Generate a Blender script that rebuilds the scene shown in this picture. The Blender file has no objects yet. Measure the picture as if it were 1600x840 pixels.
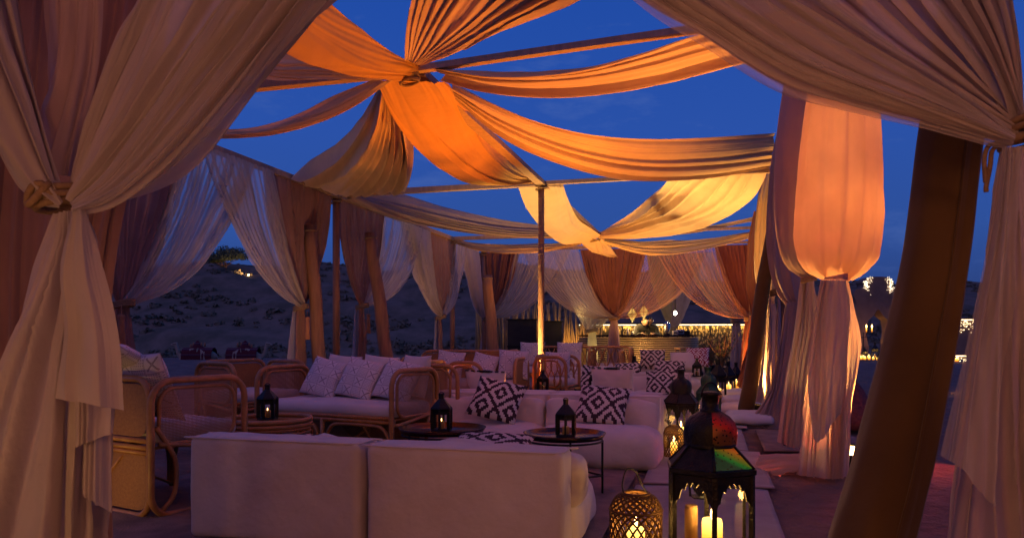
import bpy, math, random
import numpy as np
from mathutils import Vector, Matrix
R = math.radians
scene = bpy.context.scene
COL = scene.collection
rng = random.Random(7)
H = 1.05           # eye height above the sand
F = 1150.0         # focal length of the 1600 px wide photograph, in px
HY = 525.0         # its horizon row

# ------------------------------------------------------------ camera
cd = bpy.data.cameras.new('camera')
cam = bpy.data.objects.new('camera', cd); COL.objects.link(cam)
cam.location = (0, 0, H); cam.rotation_euler = (R(90), 0, 0)
cd.sensor_width = 36.0; cd.lens = 36.0 * F / 1600.0
cd.shift_y = (HY - 420) / 1600.0
cd.clip_start = 0.05; cd.clip_end = 2000
scene.camera = cam
cd.dof.use_dof = True; cd.dof.focus_distance = 6.5; cd.dof.aperture_fstop = 7.0

# ------------------------------------------------------------ dusk sky
w = bpy.data.worlds.new('World'); scene.world = w; w.use_nodes = True
nt = w.node_tree; nt.nodes.clear()
out = nt.nodes.new('ShaderNodeOutputWorld'); bg = nt.nodes.new('ShaderNodeBackground')
tc = nt.nodes.new('ShaderNodeTexCoord'); sx = nt.nodes.new('ShaderNodeSeparateXYZ')
nt.links.new(tc.outputs['Generated'], sx.inputs[0])
ramp = nt.nodes.new('ShaderNodeValToRGB')
cr = ramp.color_ramp
cr.elements[0].position = 0.0; cr.elements[0].color = (.022, .040, .15, 1)
cr.elements[1].position = 1.0; cr.elements[1].color = (.010, .050, .30, 1)
for p, c in ((.05, (.025, .055, .21, 1)), (.13, (.028, .082, .33, 1)), (.26, (.024, .085, .40, 1)), (.42, (.015, .073, .39, 1))):
    e = cr.elements.new(p); e.color = c
nt.links.new(sx.outputs['Z'], ramp.inputs[0])
mp = nt.nodes.new('ShaderNodeMapping'); mp.inputs['Scale'].default_value = (2.2, 2.2, 7)
nt.links.new(tc.outputs['Generated'], mp.inputs[0])
cn = nt.nodes.new('ShaderNodeTexNoise'); cn.inputs['Scale'].default_value = 3.2; cn.inputs['Detail'].default_value = 7
cn.inputs['Roughness'].default_value = .62
nt.links.new(mp.outputs[0], cn.inputs['Vector'])
cm = nt.nodes.new('ShaderNodeMapRange'); cm.inputs['From Min'].default_value = .56; cm.inputs['From Max'].default_value = .82
cm.inputs['To Max'].default_value = .5
nt.links.new(cn.outputs['Fac'], cm.inputs['Value'])
cmix = nt.nodes.new('ShaderNodeMix'); cmix.data_type = 'RGBA'
nt.links.new(cm.outputs[0], cmix.inputs['Factor']); nt.links.new(ramp.outputs[0], cmix.inputs['A'])
cmix.inputs['B'].default_value = (.10, .17, .46, 1)
nt.links.new(cmix.outputs['Result'], bg.inputs['Color']); bg.inputs['Strength'].default_value = 0.97
nt.links.new(bg.outputs[0], out.inputs[0])

# last afterglow of the sun, already under the horizon behind the photographer
sl = bpy.data.lights.new('afterglow', 'SUN'); sl.energy = 0.2; sl.angle = R(70); sl.color = (1, .40, .30)
so = bpy.data.objects.new('afterglow', sl); COL.objects.link(so)
so.rotation_euler = (R(40), 0, R(-25))
vs = scene.view_settings
vs.view_transform = 'Standard'; vs.look = 'None'; vs.exposure = 0.0; vs.gamma = 1.0
scene.cycles.max_bounces = 7; scene.cycles.diffuse_bounces = 4; scene.cycles.transparent_max_bounces = 24
scene.cycles.transmission_bounces = 5; scene.cycles.sample_clamp_indirect = 3.0
scene.cycles.caustics_reflective = False; scene.cycles.caustics_refractive = False
scene.cycles.use_denoising = True

# ------------------------------------------------------------ helpers
def P(px, py, Y):
    return np.array([(px - 800) * Y / F, Y, H + (HY - py) * Y / F])
UD = np.array([.9655, -.2604, 0.]); VD = np.array([.2604, .9655, 0.]); ZD = np.array([0, 0, 1.])
YAW = -math.atan2(.2604, .9655)     # tent axes against the world

def link(name, me, mat=None, parent=None, loc=None, rot=None):
    o = bpy.data.objects.new(name, me); COL.objects.link(o)
    if mat is not None and not me.materials:
        me.materials.append(mat)
    if parent is not None: o.parent = parent
    if loc is not None: o.location = loc
    if rot is not None: o.rotation_euler = rot
    return o
def tag(o, label=None, cat=None, group=None, kind=None):
    if label: o['label'] = label
    if cat: o['category'] = cat
    if group: o['group'] = group
    if kind: o['kind'] = kind
    return o
def thing(name, label, cat, loc=(0, 0, 0), rz=0, group=None):
    o = bpy.data.objects.new(name, None); COL.objects.link(o); o.empty_display_size = .1
    o.location = loc; o.rotation_euler = (0, 0, rz)
    return tag(o, label, cat, group)
def copy_tree(o, parent=None, loc=None, rz=None, label=None, group=None, scale=None, rot=None):
    c = o.copy(); COL.objects.link(c)
    if parent is not None: c.parent = parent
    for ch in o.children: copy_tree(ch, c)
    if loc is not None: c.location = loc
    if rz is not None: c.rotation_euler = (0, 0, rz)
    if rot is not None: c.rotation_euler = rot
    if scale is not None: c.scale = scale if isinstance(scale, tuple) else (scale,) * 3
    if label: c['label'] = label
    if group: c['group'] = group
    return c

class MB:
    def __init__(s): s.v = []; s.f = []; s.uv = None
    def add(s, v, f):
        n = len(s.v); s.v.extend([tuple(map(float, p)) for p in v]); s.f.extend([tuple(i + n for i in q) for q in f]); return s
    def box(s, c, d, rz=0, m=None):
        x, y, z = d[0] / 2, d[1] / 2, d[2] / 2
        v = np.array([(a * x, b * y, e * z) for a in (-1, 1) for b in (-1, 1) for e in (-1, 1)])
        if rz: v = v @ np.array(Matrix.Rotation(rz, 3, 'Z')).T
        if m is not None: v = v @ np.array(m).T
        return s.add(v + np.array(c), [(0, 1, 3, 2), (4, 6, 7, 5), (0, 4, 5, 1), (2, 3, 7, 6), (0, 2, 6, 4), (1, 5, 7, 3)])
    def tube(s, pts, r, n=8, closed=False, cap=True):
        pts = np.array(pts, float); k = len(pts)
        if closed: T = np.roll(pts, -1, 0) - np.roll(pts, 1, 0)
        else: T = np.gradient(pts, axis=0)
        T /= np.linalg.norm(T, axis=1)[:, None] + 1e-12
        a = np.array([0, 0, 1.]) if abs(T[0][2]) < .9 else np.array([1., 0, 0])
        N = np.cross(T[0], a); N /= np.linalg.norm(N); V = []
        rr = r if hasattr(r, '__len__') else [r] * k
        for i in range(k):
            N = N - T[i] * N.dot(T[i]); N /= np.linalg.norm(N) + 1e-12
            B = np.cross(T[i], N)
            for j in range(n):
                t = 2 * math.pi * j / n
                V.append(pts[i] + rr[i] * (math.cos(t) * N + math.sin(t) * B))
        Fc = []
        for i in range(k if closed else k - 1):
            i2 = (i + 1) % k
            for j in range(n):
                j2 = (j + 1) % n
                Fc.append((i * n + j, i * n + j2, i2 * n + j2, i2 * n + j))
        if cap and not closed:
            Fc.append(tuple(range(n - 1, -1, -1))); Fc.append(tuple((k - 1) * n + j for j in range(n)))
        return s.add(V, Fc)
    def lathe(s, prof, n=20, c=(0, 0, 0), phase=0, cap=True):
        V = [(c[0] + r * math.cos(phase + 2 * math.pi * j / n), c[1] + r * math.sin(phase + 2 * math.pi * j / n), c[2] + z) for r, z in prof for j in range(n)]
        Fc = [(i * n + j, i * n + (j + 1) % n, (i + 1) * n + (j + 1) % n, (i + 1) * n + j) for i in range(len(prof) - 1) for j in range(n)]
        if cap:
            Fc.append(tuple(range(n - 1, -1, -1))); Fc.append(tuple((len(prof) - 1) * n + j for j in range(n)))
        return s.add(V, Fc)
    def prism(s, poly, y0, y1):      # outline in x-z, extruded along y
        n = len(poly)
        V = [(x, y0, z) for x, z in poly] + [(x, y1, z) for x, z in poly]
        Fc = [tuple(range(n)), tuple(range(2 * n - 1, n - 1, -1))] + [(i, i + n, (i + 1) % n + n, (i + 1) % n) for i in range(n)]
        return s.add(V, Fc)
    def mesh(s, name, smooth=False):
        me = bpy.data.meshes.new(name); me.from_pydata(s.v, [], s.f)
        if smooth: me.polygons.foreach_set('use_smooth', [True] * len(me.polygons))
        me.update(); return me
    def build(s, name, mat, parent=None, smooth=False, loc=None, rot=None):
        return link(name, s.mesh(name, smooth), mat, parent, loc, rot)

def crs(A, n):       # Catmull-Rom resampling along axis 0
    A = np.asarray(A, float); k = len(A)
    if k == 1: return np.repeat(A, n, 0)
    E = np.concatenate([[2 * A[0] - A[1]], A, [2 * A[-1] - A[-2]]])
    t = np.linspace(0, k - 1 - 1e-9, n); i = t.astype(int); f = (t - i).reshape((-1,) + (1,) * (A.ndim - 1))
    p0, p1, p2, p3 = E[i], E[i + 1], E[i + 2], E[i + 3]
    return .5 * (2 * p1 + (p2 - p0) * f + (2 * p0 - 5 * p1 + 4 * p2 - p3) * f ** 2 + (3 * p1 - p0 - 3 * p2 + p3) * f ** 3)
def vnoise(x, y, seed):     # smooth value noise on arrays, in -1..1
    g = np.random.RandomState(seed).uniform(-1, 1, (64, 64))
    xi = np.floor(x).astype(int); yi = np.floor(y).astype(int); fx = x - xi; fy = y - yi
    fx = fx * fx * (3 - 2 * fx); fy = fy * fy * (3 - 2 * fy)
    a = g[xi % 64, yi % 64]; b = g[(xi + 1) % 64, yi % 64]; c = g[xi % 64, (yi + 1) % 64]; d = g[(xi + 1) % 64, (yi + 1) % 64]
    return (a * (1 - fx) + b * fx) * (1 - fy) + (c * (1 - fx) + d * fx) * fy
def grid_mesh(name, G, smooth=True, uv=True):
    nu, nv = G.shape[:2]
    me = bpy.data.meshes.new(name)
    idx = np.arange(nu * nv).reshape(nu, nv)
    Fc = np.stack([idx[:-1, :-1], idx[1:, :-1], idx[1:, 1:], idx[:-1, 1:]], -1).reshape(-1, 4)
    me.from_pydata(G.reshape(-1, 3).tolist(), [], Fc.tolist())
    if uv:
        ul = me.uv_layers.new(name='uv')
        U, V = np.meshgrid(np.linspace(0, 1, nu), np.linspace(0, 1, nv), indexing='ij')
        UVs = np.stack([U.ravel(), V.ravel()], -1)[Fc.ravel()]
        ul.data.foreach_set('uv', UVs.ravel())
    if smooth: me.polygons.foreach_set('use_smooth', [True] * len(me.polygons))
    me.update(); return me
def pleat(G, n, amp, seed, lump=.35, fine=.25, flow=1.0):
    """push a cloth grid (across, along) in and out of its plane in n folds that run along it"""
    nu, nv = G.shape[:2]
    U, V = np.meshgrid(np.linspace(0, 1, nu), np.linspace(0, 1, nv), indexing='ij')
    a = amp if callable(amp) else (lambda v, a0=amp: a0 + 0 * v)
    ph = U * n + .55 * vnoise(U * n * .6, V * 2.2 * flow, seed) + 1.1 * vnoise(U * 2.3, V * 1.4 * flow, seed + 1)
    s = np.abs(np.sin(math.pi * ph)) ** .75 * 2 - 1.25
    s = s * (.62 + .55 * vnoise(U * n * .9 + 5, V * 1.6 * flow, seed + 2))
    s = s + fine * np.sin(2 * math.pi * (ph * 2.37 + .4 * vnoise(U * n, V * 3, seed + 3))) + lump * vnoise(U * 3, V * 3, seed + 4) * 2 + .04 * np.sin(2 * math.pi * (ph * 5.3 + .8 * vnoise(U * n * 1.5, V * 5, seed + 6))) + .05 * vnoise(U * n * 5, V * 7, seed + 7)
    dU = np.gradient(G, axis=0); dV = np.gradient(G, axis=1)
    N = np.cross(dU, dV); N /= np.linalg.norm(N, axis=2)[:, :, None] + 1e-9
    # where the cloth is gathered to a point use a smoothed normal
    N = (N + N.mean(axis=0, keepdims=True) * .6); N /= np.linalg.norm(N, axis=2)[:, :, None] + 1e-9
    T = dU / (np.linalg.norm(dU, axis=2)[:, :, None] + 1e-9)
    return G + N * (s * a(V))[:, :, None] + T * (.35 * np.cos(2 * math.pi * ph) * a(V))[:, :, None]
def cloth(name, threads, mat, parent=None, n=8, amp=.02, seed=1, res=9, nv=56, world=True, **k):
    """threads: curves that run along the folds, each a list of points"""
    T = np.array([crs(t, nv) for t in threads]); nu = max(24, int(n * res))
    G = crs(T, nu); G = pleat(G, n, amp, seed, **k)
    if parent is not None and world: G = G - np.array(parent.location)
    return link(name, grid_mesh(name, G), mat, parent)
def PT(lst): return [P(*q) for q in lst]

def soft_box(w_, d_, h_, r=.05, puff=.02, seed=1, res=14, wr=.006, wf=6.0):
    """an upholstered block, origin at the middle of its underside"""
    V = []; Fc = []
    def side(o, a, b, na, nb):
        base = len(V)
        for i in range(na + 1):
            for j in range(nb + 1): V.append(o + a * i / na + b * j / nb)
        for i in range(na):
            for j in range(nb):
                q = base + i * (nb + 1) + j; Fc.append((q, q + nb + 1, q + nb + 2, q + 1))
    D = np.array([w_, d_, h_]); o = -D / 2
    X, Y, Z = np.array([w_, 0, 0]), np.array([0, d_, 0]), np.array([0, 0, h_]); n = res; m = max(6, res // 2)
    side(o, Y, X, n, n); side(o + Z, X, Y, n, n); side(o, X, Z, n, m); side(o + Y, Z, X, m, n); side(o, Z, Y, m, n); side(o + X, Y, Z, n, m)
    V = np.array(V)
    rr = min(r, w_ / 2.01, d_ / 2.01, h_ / 2.01)
    # push the sampling towards the edges so that the rounding is well resolved
    t = V / (D / 2); t = np.sign(t) * (1 - np.clip(1 - np.abs(t), 0, 1) ** 1.45); V = t * D / 2
    core = np.clip(V, -(D / 2 - rr), D / 2 - rr); dl = V - core
    ln = np.linalg.norm(dl, axis=1)[:, None]; nrm = dl / (ln + 1e-9)
    V = core + nrm * rr
    q = 2 * V / D
    bul = (1 - np.clip(np.abs(q), 0, 1) ** 2.4)
    V[:, 2] += np.sign(V[:, 2]) * puff * bul[:, 0] * bul[:, 1] * (V[:, 2] > 0)
    V[:, 1] += np.sign(V[:, 1]) * puff * .8 * bul[:, 0] * bul[:, 2]
    V[:, 0] += np.sign(V[:, 0]) * puff * .8 * bul[:, 1] * bul[:, 2]
    ns = vnoise(V[:, 0] * wf + 9 + V[:, 2] * wf * .8, V[:, 1] * wf + 7 - V[:, 2] * wf * .6, seed) + .5 * vnoise(V[:, 0] * wf * 2.3 + 3, (V[:, 1] + V[:, 2]) * wf * 2.1 + 3, seed + 1)
    V += nrm * (ns * wr)[:, None]
    V[:, 2] += h_ / 2
    me = bpy.data.meshes.new('cushion'); me.from_pydata(V.tolist(), [], Fc)
    import bmesh
    bm = bmesh.new(); bm.from_mesh(me); bmesh.ops.remove_doubles(bm, verts=bm.verts, dist=.0015)
    bmesh.ops.recalc_face_normals(bm, faces=bm.faces)
    for f in bm.faces: f.smooth = True
    bm.to_mesh(me); bm.free(); return me
def pillow_mesh(w_=.45, h_=.45, t_=.15, seed=1, n=22):
    """a square scatter cushion standing in x-z with its front towards -y; corners drawn out"""
    a = np.linspace(-1, 1, n); A, B = np.meshgrid(a, a, indexing='ij')
    th = np.clip((1 - A ** 2) * (1 - B ** 2), 0, 1) ** .42
    th = th * (1 + .12 * vnoise(A * 2 + 4, B * 2 + 4, seed)) + .05 * vnoise(A * 5 + 9, B * 5 + 9, seed + 1) * (th > .05)
    pin = 1 - .07 * (1 - B ** 2) ; pin2 = 1 - .07 * (1 - A ** 2)
    X = A * pin * w_ / 2; Z = B * pin2 * h_ / 2 + h_ / 2
    G1 = np.stack([X, -th * t_ / 2, Z], -1); G2 = np.stack([X, th * t_ / 2, Z], -1)
    me = bpy.data.meshes.new('pillow')
    idx = np.arange(n * n).reshape(n, n)
    q = np.stack([idx[:-1, :-1], idx[1:, :-1], idx[1:, 1:], idx[:-1, 1:]], -1).reshape(-1, 4)
    Fc = np.concatenate([q, q[:, ::-1] + n * n])
    me.from_pydata(np.concatenate([G1.reshape(-1, 3), G2.reshape(-1, 3)]).tolist(), [], Fc.tolist())
    ul = me.uv_layers.new(name='uv'); UV = np.stack([(A.ravel() + 1) / 2, (B.ravel() + 1) / 2], -1); UV = np.concatenate([UV, UV])[Fc.ravel()]
    ul.data.foreach_set('uv', UV.ravel())
    import bmesh
    bm = bmesh.new(); bm.from_mesh(me); bmesh.ops.remove_doubles(bm, verts=bm.verts, dist=.0002)
    for f in bm.faces: f.smooth = True
    bm.to_mesh(me); bm.free(); return me

# ------------------------------------------------------------ materials
def nodes(name):
    m = bpy.data.materials.new(name); m.use_nodes = True; t = m.node_tree; t.nodes.clear()
    return m, t, t.nodes.new('ShaderNodeOutputMaterial')
def N(t, kind, **k):
    n = t.nodes.new(kind)
    for a, b in k.items():
        if a.startswith('i_'): n.inputs[a[2:].replace('_', ' ')].default_value = b
        else: setattr(n, a, b)
    return n
def M(t, op, a, b=None, c=None, clamp=False):
    n = t.nodes.new('ShaderNodeMath'); n.operation = op; n.use_clamp = clamp
    for i, x in enumerate((a, b, c)):
        if x is None: continue
        if isinstance(x, (int, float)): n.inputs[i].default_value = x
        else: t.links.new(x, n.inputs[i])
    return n.outputs[0]
def rgb(c): return (c[0], c[1], c[2], 1)
def noise_col(t, c1, c2, scale, detail=4, coord='Object', stretch=None, rough=.55):
    tc = N(t, 'ShaderNodeTexCoord'); src = tc.outputs[coord]
    if stretch:
        mp = N(t, 'ShaderNodeMapping'); mp.inputs['Scale'].default_value = stretch; t.links.new(src, mp.inputs[0]); src = mp.outputs[0]
    n = N(t, 'ShaderNodeTexNoise'); n.inputs['Scale'].default_value = scale; n.inputs['Detail'].default_value = detail; n.inputs['Roughness'].default_value = rough
    t.links.new(src, n.inputs['Vector'])
    mr = N(t, 'ShaderNodeMapRange'); mr.inputs['From Min'].default_value = .3; mr.inputs['From Max'].default_value = .7
    t.links.new(n.outputs['Fac'], mr.inputs['Value'])
    mx = N(t, 'ShaderNodeMix', data_type='RGBA'); mx.inputs['A'].default_value = rgb(c1); mx.inputs['B'].default_value = rgb(c2)
    t.links.new(mr.outputs[0], mx.inputs['Factor'])
    return mx.outputs['Result'], n.outputs['Fac'], src
def simple(name, c1, c2=None, rough=.6, metal=0, scale=12, bump=.2, stretch=None, bscale=None, spec=.5, detail=5):
    m, t, o = nodes(name); b = N(t, 'ShaderNodeBsdfPrincipled')
    c2 = c2 or tuple(x * .75 for x in c1)
    col, fac, src = noise_col(t, c1, c2, scale, detail, stretch=stretch)
    t.links.new(col, b.inputs['Base Color']); b.inputs['Roughness'].default_value = rough; b.inputs['Metallic'].default_value = metal
    b.inputs['Specular IOR Level'].default_value = spec
    if bump:
        n = N(t, 'ShaderNodeTexNoise'); n.inputs['Scale'].default_value = bscale or scale * 4; n.inputs['Detail'].default_value = 5; t.links.new(src, n.inputs['Vector'])
        bp = N(t, 'ShaderNodeBump'); bp.inputs['Strength'].default_value = bump; bp.inputs['Distance'].default_value = .01
        t.links.new(n.outputs['Fac'], bp.inputs['Height']); t.links.new(bp.outputs[0], b.inputs['Normal'])
    t.links.new(b.outputs[0], o.inputs[0]); return m
def fabric(name, c1, c2=None, trans=.35, sheer=0., thin=.0, weave=500, wb=.1, sheen=.25):
    """woven cloth: lets some light through (trans) and, when sheer, some of the view"""
    m, t, o = nodes(name); b = N(t, 'ShaderNodeBsdfPrincipled'); b.inputs['Roughness'].default_value = .85
    b.inputs['Specular IOR Level'].default_value = .15; b.inputs['Sheen Weight'].default_value = sheen; b.inputs['Sheen Roughness'].default_value = .5
    c2 = c2 or tuple(x * .86 for x in c1)
    col, fac, src = noise_col(t, c1, c2, 3.5, 5)
    t.links.new(col, b.inputs['Base Color'])
    n = N(t, 'ShaderNodeTexNoise'); n.inputs['Scale'].default_value = weave; n.inputs['Detail'].default_value = 2; t.links.new(src, n.inputs['Vector'])
    n2 = N(t, 'ShaderNodeTexNoise'); n2.inputs['Scale'].default_value = 14; n2.inputs['Detail'].default_value = 6; t.links.new(src, n2.inputs['Vector'])
    hsum = M(t, 'ADD', n2.outputs['Fac'], M(t, 'MULTIPLY', n.outputs['Fac'], .15))
    bp = N(t, 'ShaderNodeBump'); bp.inputs['Strength'].default_value = .35; bp.inputs['Distance'].default_value = wb * .1
    t.links.new(hsum, bp.inputs['Height']); t.links.new(bp.outputs[0], b.inputs['Normal'])
    sh = b.outputs[0]
    if trans:
        tr = N(t, 'ShaderNodeBsdfTranslucent'); t.links.new(col, tr.inputs['Color']); t.links.new(bp.outputs[0], tr.inputs['Normal'])
        mx = N(t, 'ShaderNodeMixShader'); mx.inputs[0].default_value = trans
        t.links.new(sh, mx.inputs[1]); t.links.new(tr.outputs[0], mx.inputs[2]); sh = mx.outputs[0]
    if sheer:
        # open weave: covers more of what is behind it where it is seen edge on
        lw = N(t, 'ShaderNodeLayerWeight'); lw.inputs['Blend'].default_value = .45
        k = M(t, 'SUBTRACT', sheer, M(t, 'MULTIPLY', lw.outputs['Facing'], sheer * .95), clamp=True)
        tp = N(t, 'ShaderNodeBsdfTransparent'); mx = N(t, 'ShaderNodeMixShader')
        t.links.new(k, mx.inputs[0]); t.links.new(sh, mx.inputs[1]); t.links.new(tp.outputs[0], mx.inputs[2]); sh = mx.outputs[0]
    t.links.new(sh, o.inputs[0]); return m
def emit(name, c, s):
    m, t, o = nodes(name); e = N(t, 'ShaderNodeEmission'); e.inputs[0].default_value = rgb(c); e.inputs[1].default_value = s
    t.links.new(e.outputs[0], o.inputs[0]); return m
def uv_xy(t):
    tc = N(t, 'ShaderNodeTexCoord'); s = N(t, 'ShaderNodeSeparateXYZ'); t.links.new(tc.outputs['UV'], s.inputs[0])
    return s.outputs[0], s.outputs[1]
def kilim(name, dark, light, k=.9, nq=28, rings=3.2, off=0.):
    m, t, o = nodes(name); b = N(t, 'ShaderNodeBsdfPrincipled'); b.inputs['Roughness'].default_value = .9; b.inputs['Specular IOR Level'].default_value = .1
    x, y = uv_xy(t)
    qx = M(t, 'DIVIDE', M(t, 'FLOOR', M(t, 'MULTIPLY', x, nq)), nq); qy = M(t, 'DIVIDE', M(t, 'FLOOR', M(t, 'MULTIPLY', y, nq)), nq)
    ax = M(t, 'ABSOLUTE', M(t, 'SUBTRACT', M(t, 'FRACT', M(t, 'ADD', M(t, 'MULTIPLY', qx, k * 1.9), .05 + off)), .5))
    ay = M(t, 'ABSOLUTE', M(t, 'SUBTRACT', M(t, 'FRACT', M(t, 'ADD', M(t, 'MULTIPLY', qy, k * 1.45), .28 + off)), .5))
    d = M(t, 'ADD', ax, ay)
    band = M(t, 'GREATER_THAN', M(t, 'FRACT', M(t, 'ADD', M(t, 'MULTIPLY', d, rings), .15)), .52)
    mx = N(t, 'ShaderNodeMix', data_type='RGBA'); mx.inputs['A'].default_value = rgb(light); mx.inputs['B'].default_value = rgb(dark)
    t.links.new(band, mx.inputs['Factor']); t.links.new(mx.outputs['Result'], b.inputs['Base Color'])
    n = N(t, 'ShaderNodeTexNoise'); n.inputs['Scale'].default_value = 60; bp = N(t, 'ShaderNodeBump'); bp.inputs['Strength'].default_value = .3; bp.inputs['Distance'].default_value = .004
    t.links.new(n.outputs['Fac'], bp.inputs['Height']); t.links.new(bp.outputs[0], b.inputs['Normal'])
    t.links.new(b.outputs[0], o.inputs[0]); return m
def mudcloth(name, light, dark, k=4.0):
    """small crosses and rows of stitches in a check, on pale cotton"""
    m, t, o = nodes(name); b = N(t, 'ShaderNodeBsdfPrincipled'); b.inputs['Roughness'].default_value = .9; b.inputs['Specular IOR Level'].default_value = .1
    x, y = uv_xy(t)
    cx = M(t, 'MULTIPLY', x, k); cy = M(t, 'MULTIPLY', y, k)
    a = M(t, 'ABSOLUTE', M(t, 'SUBTRACT', M(t, 'FRACT', cx), .5)); c = M(t, 'ABSOLUTE', M(t, 'SUBTRACT', M(t, 'FRACT', cy), .5))
    odd = M(t, 'MODULO', M(t, 'ADD', M(t, 'FLOOR', cx), M(t, 'FLOOR', cy)), 2)
    cross = M(t, 'MULTIPLY', M(t, 'LESS_THAN', M(t, 'ABSOLUTE', M(t, 'SUBTRACT', M(t, 'ABSOLUTE', M(t, 'SUBTRACT', a, c)), .035)), .022), M(t, 'LESS_THAN', M(t, 'MAXIMUM', a, c), .36))
    dx = M(t, 'LESS_THAN', M(t, 'ABSOLUTE', M(t, 'SUBTRACT', M(t, 'FRACT', M(t, 'MULTIPLY', cx, 7)), .5)), .23)
    dy = M(t, 'LESS_THAN', M(t, 'ABSOLUTE', M(t, 'SUBTRACT', M(t, 'FRACT', M(t, 'MULTIPLY', cy, 7)), .5)), .23)
    dots = M(t, 'MULTIPLY', M(t, 'MULTIPLY', dx, dy), .62)
    line = M(t, 'MULTIPLY', M(t, 'GREATER_THAN', M(t, 'MAXIMUM', a, c), .47), .4)
    f = M(t, 'MAXIMUM', M(t, 'ADD', M(t, 'MULTIPLY', odd, cross), M(t, 'MULTIPLY', M(t, 'SUBTRACT', 1, odd), dots)), line)
    mx = N(t, 'ShaderNodeMix', data_type='RGBA'); mx.inputs['A'].default_value = rgb(light); mx.inputs['B'].default_value = rgb(dark)
    t.links.new(f, mx.inputs['Factor']); t.links.new(mx.outputs['Result'], b.inputs['Base Color'])
    t.links.new(b.outputs[0], o.inputs[0]); return m
def cane_mat(name, c, sc=110, hole=.30):
    m, t, o = nodes(name); b = N(t, 'ShaderNodeBsdfPrincipled'); b.inputs['Roughness'].default_value = .55
    col, fac, src = noise_col(t, c, tuple(x * .7 for x in c), 9); t.links.new(col, b.inputs['Base Color'])
    s = N(t, 'ShaderNodeSeparateXYZ'); t.links.new(src, s.inputs[0])
    h = M(t, 'ADD', s.outputs[0], s.outputs[1])
    fx = M(t, 'ABSOLUTE', M(t, 'SUBTRACT', M(t, 'FRACT', M(t, 'MULTIPLY', h, sc)), .5)); fz = M(t, 'ABSOLUTE', M(t, 'SUBTRACT', M(t, 'FRACT', M(t, 'MULTIPLY', s.outputs[2], sc)), .5))
    hl = M(t, 'LESS_THAN', M(t, 'MAXIMUM', fx, fz), hole)
    tp = N(t, 'ShaderNodeBsdfTransparent'); mx = N(t, 'ShaderNodeMixShader')
    t.links.new(hl, mx.inputs[0]); t.links.new(b.outputs[0], mx.inputs[1]); t.links.new(tp.outputs[0], mx.inputs[2]); t.links.new(mx.outputs[0], o.inputs[0]); return m
def glass_mat(name, c=(1, 1, 1), a=.10):
    m, t, o = nodes(name); g = N(t, 'ShaderNodeBsdfGlossy'); g.inputs['Roughness'].default_value = .08; tp = N(t, 'ShaderNodeBsdfTransparent'); tp.inputs[0].default_value = rgb(c)
    lw = N(t, 'ShaderNodeFresnel'); lw.inputs[0].default_value = 1.45
    mx = N(t, 'ShaderNodeMixShader'); t.links.new(M(t, 'ADD', lw.outputs[0], a * .2), mx.inputs[0]); t.links.new(tp.outputs[0], mx.inputs[1]); t.links.new(g.outputs[0], mx.inputs[2])
    t.links.new(mx.outputs[0], o.inputs[0]); return m

m_voile = fabric('white_voile', (.72, .62, .56), trans=.45, sheer=.60)
m_voile_thick = fabric('white_cotton_voile', (.60, .50, .465), trans=.42, sheer=.04, wb=.25)
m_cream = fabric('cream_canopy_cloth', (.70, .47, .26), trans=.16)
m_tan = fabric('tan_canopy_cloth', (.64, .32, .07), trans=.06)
m_rose = fabric('dusty_rose_cloth', (.37, .20, .155), (.29, .15, .115), trans=.22)
m_rust = fabric('rust_cloth', (.42, .13, .06), (.34, .10, .05), trans=.35)
m_maroon = fabric('maroon_cloth', (.27, .105, .075), (.20, .075, .055), trans=.2)
m_mauve = fabric('mauve_cloth', (.46, .32, .30), trans=.25)
m_brown = fabric('brown_post_cloth', (.145, .080, .026), (.10, .054, .018), trans=.03)
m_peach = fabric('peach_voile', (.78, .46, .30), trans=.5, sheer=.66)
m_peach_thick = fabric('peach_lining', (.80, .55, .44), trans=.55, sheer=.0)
m_rope = simple('jute_rope', (.30, .19, .10), (.20, .12, .07), .9, scale=60, bump=.5, bscale=300)
m_tassel = simple('tassel_thread', (.45, .20, .09), (.30, .12, .06), .9, scale=80, stretch=(1, 1, .1))
m_wood = simple('weathered_timber', (.44, .28, .18), (.30, .19, .12), .75, scale=6, stretch=(4, 4, .6), bump=.4)
m_pole = simple('round_pole_wood', (.34, .17, .09), (.22, .10, .055), .7, scale=5, stretch=(5, 5, .5), bump=.4)
m_rattan = simple('rattan_cane', (.46, .22, .075), (.31, .135, .04), .42, scale=14, stretch=(1, 1, 1), bump=.25)
m_cane = cane_mat('woven_cane', (.40, .22, .12))
m_cane_far = simple('woven_cane_dense', (.38, .18, .05), (.27, .12, .035), .6, scale=60, bump=.5, bscale=260)
m_cotton = fabric('pale_upholstery_cotton', (.70, .60, .55), (.60, .50, .46), trans=0, sheen=.3, wb=.3)
m_seat = fabric('seat_pad_cotton', (.66, .58, .56), trans=0)
m_kilim = kilim('black_white_kilim', (.045, .028, .035), (.62, .54, .50))
m_kilim2 = kilim('black_white_kilim_wide', (.05, .03, .04), (.60, .52, .49), k=.92, nq=28, rings=3.2, off=.22)
m_kilim_red = kilim('red_white_kilim', (.30, .03, .05), (.70, .60, .58), k=1.3, nq=20)
m_mud = mudcloth('stitched_cross_cotton', (.70, .62, .62), (.16, .10, .13))
m_black = simple('black_lantern_metal', (.012, .012, .013), (.02, .018, .016), .45, metal=.6, scale=30, bump=.3)
m_iron = simple('dark_bronze_metal', (.045, .040, .028), (.025, .022, .018), .42, metal=.8, scale=25, bump=.6, bscale=90)
m_green = simple('verdigris_lantern_metal', (.05, .13, .05), (.03, .06, .03), .4, metal=.5, scale=20, bump=.5, bscale=80)
m_tray = simple('dark_tray_metal', (.06, .03, .03), (.04, .02, .02), .22, metal=.9, scale=8, bump=.1)
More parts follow.
